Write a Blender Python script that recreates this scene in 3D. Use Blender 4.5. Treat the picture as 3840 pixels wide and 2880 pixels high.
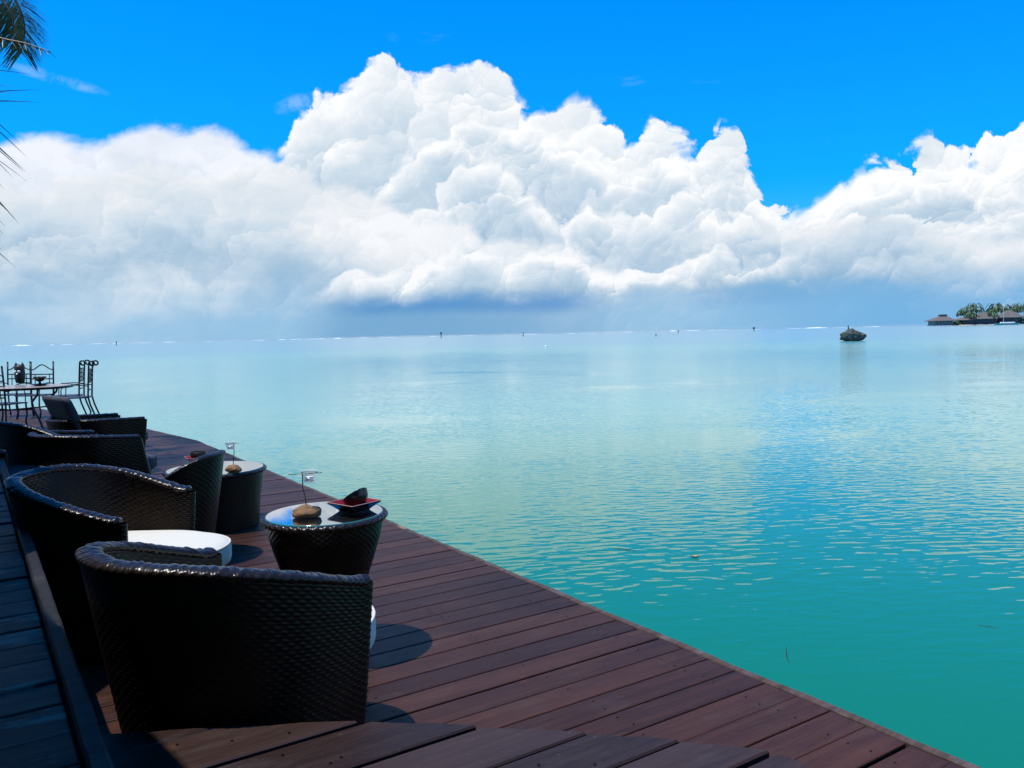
import bpy, bmesh, math, random
from math import sin, cos, pi, radians, atan2, asin, sqrt, exp
from mathutils import Vector, Matrix, noise as mnoise

for _o in list(bpy.data.objects):
    bpy.data.objects.remove(_o, do_unlink=True)
SC = bpy.context.scene
COL = SC.collection
random.seed(7)

# ------------------------------------------------------------------ camera
HEAD, PITCH, ROLL, CAMZ = radians(33.4), radians(3.5), radians(1.26), 1.45
FPX = 3109.0
fwd = Vector((sin(HEAD)*cos(PITCH), cos(HEAD)*cos(PITCH), -sin(PITCH)))
rt0 = Vector((cos(HEAD), -sin(HEAD), 0))
up0 = rt0.cross(fwd)
rt = rt0*cos(ROLL) - up0*sin(ROLL)
up = rt.cross(fwd)
CAM = Vector((0, 0, CAMZ))
cd = bpy.data.cameras.new('camera')
cam = bpy.data.objects.new('camera', cd)
COL.objects.link(cam)
M = Matrix((rt, up, -fwd)).transposed().to_4x4()
M.translation = CAM
cam.matrix_world = M
cd.sensor_fit = 'HORIZONTAL'; cd.sensor_width = 36.0
cd.lens = 36.0*FPX/3840.0
cd.clip_start = 0.05; cd.clip_end = 60000
SC.camera = cam

def ray(x, y):
    return (fwd*FPX + rt*(x-1920.0) - up*(y-1440.0)).normalized()
def at(x, y, z=0.0):
    d = ray(x, y); return CAM + d*((z-CAMZ)/d.z)
def atd(x, y, depth):
    d = ray(x, y); return CAM + d*(depth/d.dot(fwd))

# ------------------------------------------------------------------ colour management, sun
SC.view_settings.view_transform = 'Standard'
SC.view_settings.look = 'None'
SC.view_settings.exposure = 0.0
SC.view_settings.gamma = 1.0
SC.view_settings.use_curve_mapping = False
SC.render.engine = 'CYCLES'
SC.cycles.use_denoising = True
SC.cycles.use_adaptive_sampling = True
SC.cycles.adaptive_threshold = 0.02
SC.cycles.adaptive_min_samples = 16
SC.cycles.max_bounces = 8
SC.cycles.transparent_max_bounces = 12
SC.cycles.caustics_reflective = False
SC.cycles.caustics_refractive = False

SUNSH = Vector((.29, -.09))          # shadow offset on the deck per metre of height
SUN_EL = math.atan(1.0/SUNSH.length)
to_sun = Vector((-SUNSH.x, -SUNSH.y, 1.0)).normalized()
sl = bpy.data.lights.new('sun', 'SUN'); sl.energy = 5.0; sl.angle = radians(0.53)
sl.color = (1.0, 0.95, 0.86)
sun = bpy.data.objects.new('sun', sl); COL.objects.link(sun)
sun.rotation_euler = (-to_sun).to_track_quat('-Z', 'Y').to_euler()
sun.location = (-20, -5, 30)

# ------------------------------------------------------------------ node expression helper
class V:
    """a node socket with arithmetic"""
    def __init__(s, nt, sock): s.nt, s.s = nt, sock
    def _m(s, op, *a, clamp=False):
        n = s.nt.nodes.new('ShaderNodeMath'); n.operation = op; n.use_clamp = clamp
        for i, v in enumerate((s,)+a):
            if isinstance(v, V): s.nt.links.new(v.s, n.inputs[i])
            else: n.inputs[i].default_value = v
        return V(s.nt, n.outputs[0])
    def __add__(s, o): return s._m('ADD', o)
    __radd__ = __add__
    def __mul__(s, o): return s._m('MULTIPLY', o)
    __rmul__ = __mul__
    def __sub__(s, o): return s._m('SUBTRACT', o)
    def __rsub__(s, o): return (s*-1.0)+o
    def __truediv__(s, o): return s._m('DIVIDE', o)
    def clamp(s): return s._m('ADD', 0.0, clamp=True)
    def pw(s, e): return s._m('POWER', e)
    def mx(s, o): return s._m('MAXIMUM', o)
    def mn(s, o): return s._m('MINIMUM', o)
    def abs(s): return s._m('ABSOLUTE')
    def ss(s, a, b):
        n = s.nt.nodes.new('ShaderNodeMapRange'); n.interpolation_type = 'SMOOTHSTEP'
        s.nt.links.new(s.s, n.inputs[0])
        n.inputs[1].default_value, n.inputs[2].default_value = a, b
        n.inputs[3].default_value, n.inputs[4].default_value = 0, 1
        return V(s.nt, n.outputs[0])
def nd(nt, kind, **kw):
    n = nt.nodes.new(kind)
    for k, v in kw.items(): setattr(n, k, v)
    return n
def setin(nt, n, name, v):
    if isinstance(v, V): nt.links.new(v.s, n.inputs[name])
    else: n.inputs[name].default_value = v
def noise_tex(nt, vec, scale, detail=3, rough=.5, dist=0, out=0, dims='3D'):
    n = nd(nt, 'ShaderNodeTexNoise', noise_dimensions=dims)
    if vec is not None: nt.links.new(vec.s, n.inputs['Vector'])
    for k, v in (('Scale', scale), ('Detail', detail), ('Roughness', rough), ('Distortion', dist)): setin(nt, n, k, v)
    return V(nt, n.outputs[out])
def voro_tex(nt, vec, scale, detail=3, rough=.5, lac=2.0, smooth=None, rand=1.0, dims='3D'):
    n = nd(nt, 'ShaderNodeTexVoronoi', voronoi_dimensions=dims, feature='F1' if smooth is None else 'SMOOTH_F1')
    nt.links.new(vec.s, n.inputs['Vector'])
    for k, v in (('Scale', scale), ('Detail', detail), ('Roughness', rough), ('Lacunarity', lac), ('Randomness', rand)): setin(nt, n, k, v)
    if smooth is not None: n.inputs['Smoothness'].default_value = smooth
    return V(nt, n.outputs['Distance'])
def vec_add(nt, a, b):
    n = nd(nt, 'ShaderNodeVectorMath', operation='ADD'); nt.links.new(a.s, n.inputs[0])
    if isinstance(b, V): nt.links.new(b.s, n.inputs[1])
    else: n.inputs[1].default_value = b
    return V(nt, n.outputs[0])
def vec_mul(nt, a, b):
    n = nd(nt, 'ShaderNodeVectorMath', operation='MULTIPLY'); nt.links.new(a.s, n.inputs[0])
    n.inputs[1].default_value = b
    return V(nt, n.outputs[0])
def vec_dot(nt, a, b):
    n = nd(nt, 'ShaderNodeVectorMath', operation='DOT_PRODUCT'); nt.links.new(a.s, n.inputs[0])
    n.inputs[1].default_value = b
    return V(nt, n.outputs['Value'])
def comb(nt, x, y, z):
    n = nd(nt, 'ShaderNodeCombineXYZ')
    for i, v in enumerate((x, y, z)):
        if isinstance(v, V): nt.links.new(v.s, n.inputs[i])
        else: n.inputs[i].default_value = v
    return V(nt, n.outputs[0])
def curve(nt, x, pts, lo, hi, ylo, yhi, handle='AUTO'):
    n = nd(nt, 'ShaderNodeFloatCurve')
    c = n.mapping.curves[0]
    n.mapping.use_clip = False
    P = [((a-lo)/(hi-lo), (b-ylo)/(yhi-ylo)) for a, b in pts]
    c.points[0].location = P[0]; c.points[1].location = P[-1]
    for p in P[1:-1]: c.points.new(*p)
    for p in c.points: p.handle_type = handle
    n.mapping.update()
    xx = (x-lo)*(1.0/(hi-lo))
    nt.links.new(xx.s, n.inputs['Value'])
    return V(nt, n.outputs[0])*(yhi-ylo)+ylo
def mixc(nt, f, a, b, mode='MIX'):
    n = nd(nt, 'ShaderNodeMix', data_type='RGBA', blend_type=mode, clamp_factor=True)
    if isinstance(f, V): nt.links.new(f.s, n.inputs[0])
    else: n.inputs[0].default_value = f
    for i, v in ((6, a), (7, b)):
        if isinstance(v, V): nt.links.new(v.s, n.inputs[i])
        else: n.inputs[i].default_value = (*v[:3], 1.0)
    return V(nt, n.outputs[2])
def ramp(nt, f, stops, interp='LINEAR'):
    n = nd(nt, 'ShaderNodeValToRGB'); n.color_ramp.interpolation = interp
    e = n.color_ramp.elements
    e[0].position, e[0].color = stops[0][0], (*stops[0][1], 1)
    e[1].position, e[1].color = stops[-1][0], (*stops[-1][1], 1)
    for p, c in stops[1:-1]:
        q = e.new(p); q.color = (*c, 1)
    nt.links.new(f.s, n.inputs[0])
    return V(nt, n.outputs[0])
# ------------------------------------------------------------------ world: Nishita sky with cumulus banks
SKY_STR = 0.15
W = bpy.data.worlds.new('World'); SC.world = W; W.use_nodes = True
nt = W.node_tree; nt.nodes.clear()
outw = nd(nt, 'ShaderNodeOutputWorld'); bg = nd(nt, 'ShaderNodeBackground')
nt.links.new(bg.outputs[0], outw.inputs[0]); bg.inputs[1].default_value = SKY_STR
sky = nd(nt, 'ShaderNodeTexSky', sky_type='NISHITA', sun_disc=False)
sky.sun_elevation = SUN_EL
sky.sun_rotation = atan2(to_sun.x, to_sun.y) % (2*pi)
sky.altitude = 0; sky.air_density = 1.0; sky.dust_density = 0.3; sky.ozone_density = 2.0
D = V(nt, nd(nt, 'ShaderNodeTexCoord').outputs['Generated'])
ex = vec_dot(nt, D, rt0); ey = vec_dot(nt, D, (sin(HEAD), cos(HEAD), 0)); ez = vec_dot(nt, D, (0, 0, 1))
RD = 180.0/pi
az = ex._m('ARCTAN2', ey)*RD
el = ez._m('ARCSINE')*RD

def azel(x, y):
    d = ray(x, y)
    return (atan2(d.dot(rt0), d.dot(Vector((sin(HEAD), cos(HEAD), 0))))*RD, asin(d.z)*RD)
def contour(px, left, right):
    """outline of a cloud bank -> curve points (azimuth, elevation) over the whole circle"""
    P = [azel(*p) for p in px]
    q = []
    for p in P:
        if not q or p[0] > q[-1][0]+.25: q.append(p)
    return [(-180, left[0])]+[(a, e) for a, e in left[1]]+q+[(a, e) for a, e in right[1]]+[(180, right[0])]

# conformal map of the sky onto a plane (no seam above the horizon), as coordinates for the cloud textures
inv = V(nt, nd(nt, 'ShaderNodeValue').outputs[0]); inv.s.default_value = 1.0
iz = inv/(ez+1.0).mx(.35)
P0 = comb(nt, vec_dot(nt, D, (1, 0, 0))*iz, vec_dot(nt, D, (0, 1, 0))*iz, 0.0)
w1 = noise_tex(nt, P0, 9, 3, .55, out=1, dims='2D')
sep = nd(nt, 'ShaderNodeSeparateXYZ'); nt.links.new(w1.s, sep.inputs[0])
wx = V(nt, sep.outputs[0])-.5; wy = V(nt, sep.outputs[1])-.5
w2 = noise_tex(nt, P0, 34, 4, .6, out=1, dims='2D')
Dw = vec_add(nt, P0, vec_mul(nt, vec_add(nt, w1, (-.5, -.5, -.5)), (.05, .05, 0)))
Dv = vec_add(nt, Dw, vec_mul(nt, vec_add(nt, w2, (-.5, -.5, -.5)), (.026, .026, 0)))
# direction of the light over the cloud faces: from above, a little from the left
upn = nd(nt, 'ShaderNodeVectorMath', operation='NORMALIZE'); nt.links.new(P0.s, upn.inputs[0])
Lv = vec_add(nt, vec_mul(nt, V(nt, upn.outputs[0]), (-.88, -.88, 0)), rt0*(-.47))
def billow(vec, scale):
    """rounded lumps: distance from each lump's middle, and how far its surface turns to the light"""
    n = nd(nt, 'ShaderNodeTexVoronoi', feature='F1', voronoi_dimensions='2D')
    nt.links.new(vec.s, n.inputs['Vector']); n.inputs['Scale'].default_value = scale; n.inputs['Detail'].default_value = 0
    df = nd(nt, 'ShaderNodeVectorMath', operation='SUBTRACT'); nt.links.new(vec.s, df.inputs[0]); nt.links.new(n.outputs['Position'], df.inputs[1])
    dt = nd(nt, 'ShaderNodeVectorMath', operation='DOT_PRODUCT'); nt.links.new(df.outputs[0], dt.inputs[0]); nt.links.new(Lv.s, dt.inputs[1])
    dd = V(nt, n.outputs['Distance'])
    return dd*dd*1.35+.10, V(nt, dt.outputs['Value'])*scale
d1, s1 = billow(Dv, 7.5); d2, s2 = billow(vec_add(nt, Dv, (2.3, 1.1, 0)), 17.0); d3, s3 = billow(vec_add(nt, Dv, (.7, 5.3, 0)), 38.0); d4, s4 = billow(vec_add(nt, Dv, (6.7, 2.3, 0)), 80.0)
e1, r1 = billow(vec_add(nt, Dv, (9.1, 4.2, 0)), 10.5); e2, r2 = billow(vec_add(nt, Dv, (4.9, 8.8, 0)), 25.0)
rad_ = ((ex*ex+ey*ey).pw(.5)*iz).mx(.2)
Ds = nd(nt, 'ShaderNodeVectorMath', operation='SCALE'); nt.links.new(Dw.s, Ds.inputs[0]); nt.links.new((1.9-(inv*.9)/rad_).s, Ds.inputs['Scale'])
Ds = V(nt, Ds.outputs[0])          # flattened forms for the low, far cloud
nS = noise_tex(nt, Ds, 6, 5, .55, dims='2D')                # soft large forms
nM = noise_tex(nt, Ds, 14, 4, .55, dims='2D')
nF = noise_tex(nt, Dw, 45, 5, .62, dims='2D')
softE = nM.ss(.38, .66)*1.1+.22                            # edges: crisp in places, torn and wispy in others
rough_ = nM.ss(.35, .62)*.6+.4                            # some faces are lumpy, some smooth

WH = (1.01, 1.02, 1.03); S1 = (.80, .86, .92); S2 = (.60, .72, .83); S3 = (.41, .57, .73)
CT = [(0.0, (.30, .48, .68)), (.25, S3), (.50, S2), (.74, S1), (.98, WH)]
# --- 0 clear sky
base = mixc(nt, 1.0, V(nt, sky.outputs[0]), (0.0, .77, 1.56), 'MULTIPLY')
base = mixc(nt, el.ss(26, -1)*.5, base, (.12, 2.35, 6.9))
col = base
def put(col, alpha, c): return mixc(nt, alpha, col, vec_mul(nt, c, (1/SKY_STR,)*3))
def C(c):
    n = nd(nt, 'ShaderNodeRGB'); n.outputs[0].default_value = (*c, 1); return V(nt, n.outputs[0])

# --- 1 pale air low over the sea
col = put(col, el.ss(10, 0)*.8, C((.26, .54, .80)))

# --- 2 the tall sunlit towers, centre and right
TOW = [(20,700),(400,640),(700,640),(1000,600),(1060,575),(1085,480),(1110,410),(1150,365),(1230,325),(1310,315),(1350,270),(1370,225),(1420,205),(1480,200),
 (1520,225),(1560,258),(1600,262),(1632,310),(1660,262),(1720,240),(1780,232),(1840,224),(1900,240),(1930,275),(1945,345),(1985,390),
 (2050,402),(2110,382),(2170,398),(2240,392),(2280,435),(2300,485),(2350,505),(2400,478),(2450,455),(2500,468),(2550,510),(2600,525),(2650,490),
 (2690,468),(2730,482),(2790,470),(2830,478),(2850,560),(2862,690),(2885,785),(2930,765),(3000,750),(3060,742),(3095,690),(3140,622),(3200,584),(3270,574),
 (3340,568),(3400,550),(3460,515),(3530,500),(3570,515),(3600,560),(3640,572),(3710,560),(3780,532),(3839,505)]
hT = curve(nt, az+wx*1.3+s3*.25, contour(TOW, (9, [(-120, 13), (-80, 8), (-50, 12)]), (9, [(42, 17), (70, 10), (110, 14), (150, 8)])), -180, 180, -10, 30)
fT = hT-(el+wy*1.0)+(.50-d1)*.75+(.46-d2)*1.0+(.46-d3)*.8+(.46-d4)*.4+(nF-.5)*1.5-.1
aT = (fT/softE).ss(0, 1)
# body tone: bright near the top edge, greyer with depth below it, lumps lit from above left
fine_ = (s3*.16+s4*.09)*rough_+(nF-.5)*.20
tT = .875-fT.ss(.3, 6)*.28+(s1*.13+s2*.22)*rough_+fine_+(nS-.5)*.60+(nM-.5)*.30
col = put(col, aT, ramp(nt, tT, CT))
# lower shoulders of the same clouds, standing in front of the towers
def shoulder(col, px, left, right, k, tone, A, B, edge=.5, dens=.93):
    h = curve(nt, az+wx*k+s3*.2, contour(px, left, right), -180, 180, -10, 30)
    f = h-(el-wx*1.2)+(.50-A[0])*1.3+(.46-B[0])*1.1+(.46-d3)*.7+(.46-d4)*.4+(nF-.5)*1.2
    tt = tone-.02-f.ss(.1, 3.0)*.50+(A[1]*.14+B[1]*.24)*rough_+fine_+(nS-.5)*.5+(nM-.5)*.25
    return put(col, (f/softE).ss(0, 1)*dens, ramp(nt, tt, CT))
col = shoulder(col, [(900,980),(1250,930),(1330,820),(1400,730),(1450,685),(1530,610),(1600,540),(1700,475),(1790,425),(1870,405),(1960,425),(2050,520),(2150,560),(2250,600),(2350,640),(2450,600),(2550,620),(2650,690),
 (2720,675),(2780,665),(2830,690),(2860,760),(2900,835),(3000,820),(3100,770),(3200,700),(3300,720),(3400,690),(3500,650),(3600,670),(3700,650),(3839,620)], (5, [(-90, 8), (-40, 3)]), (7, [(45, 12), (90, 6)]), -1.8, .97, (e1, r1), (e2, r2))
col = shoulder(col, [(1100,1050),(1400,960),(1500,860),(1600,790),(1680,715),(1750,660),(1850,640),(1920,660),(1980,725),(2060,760),(2150,800),(2250,790),(2330,850),(2420,830),(2500,790),(2600,740),(2680,760),(2760,740),(2830,800),
 (2900,900),(3050,880),(3200,850),(3350,870),(3500,820),(3650,840),(3839,800)], (3, [(-90, 5), (-40, 2)]), (5, [(45, 8), (90, 4)]), 2.2, .92, (d1, s1), (e2, r2))

# --- 3 the broad soft bank in front on the left; a grey shelf on the right
LFT = [(0,520),(60,495),(150,490),(230,518),(275,535),(330,515),(400,505),(500,492),(560,480),(640,474),(720,482),(790,497),(850,522),(900,545),(950,562),(1000,558),(1060,570),
 (1150,600),(1250,640),(1350,690),(1450,760),(1550,800),(1650,830),(1750,880),(1850,920),(1950,900),(2050,880),(2150,900),(2300,940),(2450,900),(2600,850),(2750,810),(2850,810),(2950,860),(3060,845),(3200,838),(3400,838),(3550,860),(3700,890),(3839,920)]
hL = curve(nt, az+wx*2.5, contour(LFT, (7, [(-120, 10), (-80, 12), (-50, 13)]), (7, [(42, 7), (80, 9), (130, 7)])), -180, 180, -10, 30)
fL = hL-(el+wy*1.2)+(nS-.5)*1.6+(.5-d1)*1.0+(.46-d2)*.7+(nF-.5)*.9+.25
aL = fL.ss(0, .95)*(az.ss(14, -9)*.94+az.ss(9, 20)*.90).mn(1.0)
tL = .875-fL.ss(.5, 9)*.52+(nS-.5)*1.0+(nM-.5)*.35+(s1*.08+s2*.13)*rough_+fine_*.55-az.ss(9, 18)*.30*fL.ss(.2, 3.0)-az.ss(9, 18)*.22
cL = ramp(nt, tL, [(0.0, (.24, .44, .66)), (.28, S3), (.48, S2), (.68, (.77, .82, .88)), (.90, (.94, .955, .99))])
col = put(col, aL, cL)

# --- 4 haze and rain under the clouds, then the row of small cumulus low over the sea
col = put(col, (el+(nS-.5)*3.2+(nM-.5)*1.2).ss(5.0, .6)*.80, mixc(nt, az.ss(8, 26), (.29, .545, .79), (.17, .46, .80)))
rain = (az+wx*3).ss(-15.5, -10)*(az+wx*4).ss(12, -2)
col = put(col, (el+(nM-.5)*1.6).ss(4.2, 1.9)*rain*.66, C((.13, .34, .60)))
dk = (el+(nM-.5)*1.0).ss(3.3, 2.5)*(el+(nS-.5)*.8).ss(1.1, 2.0)*(az.ss(-13, -9)*az.ss(7, 3)+az.ss(10, 14)*az.ss(23, 17)*.35)
col = put(col, dk*.55, C((.04, .24, .60)))
ROW = [(0,1040),(60,1010),(130,1040),(220,1120),(400,1130),(600,1120),(900,1150),(1150,1140),(1270,1090),(1300,1035),(1400,1035),(1480,1008),(1560,970),(1620,955),(1655,995),(1690,940),(1720,915),(1780,922),(1840,955),(1900,945),(1960,930),
 (2040,900),(2120,900),(2200,940),(2300,990),(2420,1020),(2520,985),(2600,960),(2700,945),(2740,1010),(2800,990),(2950,960),(3100,950),(3250,980),(3400,1010),(3600,1000),(3839,960)]
hR = curve(nt, az+wx*1.4, contour(ROW, (4, [(-100, 6), (-50, 3)]), (4, [(45, 6), (100, 3)])), -180, 180, -10, 30)
fR = hR-(el+wy*.8)+(.50-e1)*1.3+(.46-d2)*1.1+(.46-d3)*.5+(nF-.5)*.3
floor_ = el-2.35+(nM-.5)*1.3+(nS-.5)*.8-az.ss(10, 20)*.3
aR = (fR/softE).ss(0, 1)*floor_.ss(-.4, .9)*(az.ss(-17, -9)*az.ss(29, 12)*.88+.12)
tR = .88-fR.ss(.2, 3.2)*.40-floor_.ss(1.4, -.3)*.30+(r1*.16+s2*.22)*rough_+fine_+(nM-.5)*.3-az.ss(6, 24)*.28
cR = ramp(nt, tR, [(0.0, (.22, .42, .66)), (.30, S3), (.55, S2), (.86, (.96, .975, 1.0))])
col = put(col, aR, cR)
# --- 5 thin wisps
wsp = noise_tex(nt, comb(nt, az*.05, el*.22, wx), 1.6, 5, .62)
col = put(col, wsp.ss(.64, .86)*el.ss(8, 13)*.22, C((.70, .86, 1.0)))
for (wxp, wyp, wl, wh, sl_) in ((215, 292, 3.0, .42, -.16), (1120, 385, 1.8, .7, .25)):
    a0, e0 = azel(wxp, wyp); u_ = (az-a0)*(1/wl); v_ = (el-e0-(az-a0)*sl_+wy*.8)*(1/wh)
    col = put(col, (u_*u_+v_*v_).ss(1.0, 0.0)*nF.ss(.38, .62)*.26, C((.72, .87, 1.0)))
nt.links.new(col.s, bg.inputs[0])
W.cycles.sampling_method = 'MANUAL'; W.cycles.sample_map_resolution = 512
# ------------------------------------------------------------------ materials
MATS = {}
def newmat(name):
    m = bpy.data.materials.new(name); m.use_nodes = True
    t = m.node_tree; p = t.nodes['Principled BSDF']; MATS[name] = m
    return m, t, p
def obj_coord(t): return V(t, nd(t, 'ShaderNodeTexCoord').outputs['Object'])
def world_pos(t): return V(t, nd(t, 'ShaderNodeNewGeometry').outputs['Position'])
def obj_rand(t): return V(t, nd(t, 'ShaderNodeObjectInfo').outputs['Random'])
def bump(t, p, h, strength=.3, dist=.01):
    b = nd(t, 'ShaderNodeBump'); b.inputs['Strength'].default_value = strength; b.inputs['Distance'].default_value = dist
    t.links.new(h.s, b.inputs['Height']); t.links.new(b.outputs[0], p.inputs['Normal']); return b
def plain(name, c, rough=.6, metal=0.0, var=.15, scale=12, spec=.5, coat=0.0):
    m, t, p = newmat(name)
    n = noise_tex(t, obj_coord(t), scale, 5, .6)
    k = (n-.5)*(2*var)+1.0
    col = mixc(t, 1.0, (c[0], c[1], c[2]), comb(t, k, k, k), 'MULTIPLY')
    t.links.new(col.s, p.inputs['Base Color'])
    p.inputs['Roughness'].default_value = rough; p.inputs['Metallic'].default_value = metal
    p.inputs['Specular IOR Level'].default_value = spec; p.inputs['Coat Weight'].default_value = coat
    bump(t, p, n, .15, .004)
    return m
def wood(name, c1, c2, rough, seed=0.0, stain=(.3, .1, .03), grey=(.2, .2, .24), greyamt=.35, along=0, gscale=1.0):
    """oiled or weathered hardwood decking; grain runs along the x axis of the board"""
    m, t, p = newmat(name)
    P = vec_add(t, world_pos(t), (seed, seed*1.7, 0)); r = obj_rand(t)
    Q = comb(t, vec_dot(t, P, (1, 0, 0))*.55+r*17.0, vec_dot(t, P, (0, 1, 0))*9.0+r*31.0, vec_dot(t, P, (0, 0, 1))*4)
    g = noise_tex(t, Q, 3.0*gscale, 7, .62, .4)
    g2 = noise_tex(t, Q, 14*gscale, 3, .6)
    big = noise_tex(t, P, 1.3, 4, .6)
    f = (g*.75+g2*.25+(r-.5)*.28)
    col = mixc(t, f.ss(.25, .8), c1, c2)
    bl = noise_tex(t, comb(t, vec_dot(t, P, (1, 0, 0))*1.0, vec_dot(t, P, (0, 1, 0))*3.2, r*9.0), 2.6, 6, .7)
    col = mixc(t, bl.ss(.50, .66)*greyamt*.8, col, grey)
    spots = noise_tex(t, P, 3.4, 3, .5)
    col = mixc(t, spots.ss(.66, .80)*.35, col, stain)
    wear = noise_tex(t, P, .9, 5, .62)
    col = mixc(t, wear.ss(.56, .74)*.30, col, tuple(min(1, v*1.7) for v in c2))
    col = mixc(t, wear.ss(.46, .30)*.55, col, tuple(v*.6 for v in c1))
    fine = noise_tex(t, P, 60, 2, .5)
    col = mixc(t, fine.ss(.70, .78)*.12, col, (.35, .30, .25))
    t.links.new(col.s, p.inputs['Base Color'])
    rr = (g2-.5)*.25+rough+(bl-.5)*.3
    t.links.new(rr.clamp().s, p.inputs['Roughness'])
    p.inputs['Specular IOR Level'].default_value = .20
    bump(t, p, g*.6+g2*.5, .35, .004)
    return m
wood('deck_wood', (.021, .0072, .0040), (.062, .0228, .0118), .50, 0, grey=(.062, .046, .044), greyamt=.35, stain=(.16, .05, .02))
wood('step_wood', (.017, .0092, .0078), (.044, .0255, .0215), .48, 5.3, greyamt=.4, grey=(.058, .048, .052))
wood('old_wood', (.005, .0045, .0038), (.040, .036, .030), .65, 9.1, stain=(.02, .02, .02), grey=(.20, .18, .145), greyamt=.95, gscale=1.6)
wood('batten_wood', (.006, .0055, .005), (.032, .030, .027), .7, 4.4, stain=(.02, .02, .015), grey=(.05, .05, .045), greyamt=.5)
wood('edge_wood', (.040, .025, .020), (.13, .085, .065), .6, 3.3, stain=(.50, .40, .26), greyamt=.3)
plain('dark_timber', (.030, .022, .018), .8)
plain('screw', (.012, .010, .010), .5, .6)

def wicker_mat(name, c, c2, rough=.34, spec=.20):
    m, t, p = newmat(name)
    O = obj_coord(t)
    n = noise_tex(t, O, 60, 3, .6); n2 = noise_tex(t, O, 5, 3, .5)
    col = mixc(t, (n*.6+n2*.5).ss(.35, .8), c, c2)
    t.links.new(col.s, p.inputs['Base Color'])
    t.links.new(((n-.5)*.3+rough).s, p.inputs['Roughness'])
    p.inputs['Specular IOR Level'].default_value = spec
    return m
wicker_mat('wicker', (.0035, .0024, .0019), (.021, .011, .0052))
wicker_mat('wicker_weave', (.012, .009, .007), (.075, .055, .040), .3, .4)
wicker_mat('wicker_rim', (.007, .005, .004), (.022, .013, .009), .30, .34)
plain('cushion_white', (.58, .57, .51), .85, 0, .04, 40)
plain('cushion_grey', (.035, .036, .045), .8, 0, .15, 30)
plain('iron', (.020, .020, .030), .42, .4, .2, 30)
plain('stone_brown', (.20, .105, .040), .75, 0, .35, 14)
plain('wire', (.12, .10, .08), .35, .9)
plain('glaze_black', (.008, .008, .011), .22, 0, .1, 8)
plain('glaze_red', (.24, .010, .014), .2, 0, .1, 6)
plain('glaze_rim', (.30, .20, .17), .35)
plain('coconut', (.030, .017, .012), .45, 0, .3, 10)
plain('wax', (.8, .78, .7), .6)
plain('metal_cup', (.6, .6, .6), .3, .9)
plain('glass_edge', (.03, .22, .20), .1)
def glass(name, tint=(.95, .98, 1.0), k=1.0):
    m, t, p = newmat(name); t.nodes.remove(p)
    o = t.nodes['Material Output']
    fr = nd(t, 'ShaderNodeFresnel'); fr.inputs[0].default_value = 1.5
    tr = nd(t, 'ShaderNodeBsdfTransparent'); tr.inputs[0].default_value = (*tint, 1)
    gl = nd(t, 'ShaderNodeBsdfGlossy'); gl.inputs['Roughness'].default_value = .015
    mx = nd(t, 'ShaderNodeMixShader')
    t.links.new((V(t, fr.outputs[0])*k).clamp().s, mx.inputs[0])
    t.links.new(tr.outputs[0], mx.inputs[1]); t.links.new(gl.outputs[0], mx.inputs[2])
    t.links.new(mx.outputs[0], o.inputs[0]); return m
glass('table_glass', (.95, .98, .99), .85)
m, t, p = newmat('cup_glass')
p.inputs['Base Color'].default_value = (.9, .92, .92, 1); p.inputs['Roughness'].default_value = .12
_o = t.nodes['Material Output']; _x = nd(t, 'ShaderNodeMixShader'); _x.inputs[0].default_value = .17
_t = nd(t, 'ShaderNodeBsdfTransparent'); t.links.new(_t.outputs[0], _x.inputs[1]); t.links.new(p.outputs[0], _x.inputs[2]); t.links.new(_x.outputs[0], _o.inputs[0])

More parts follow.
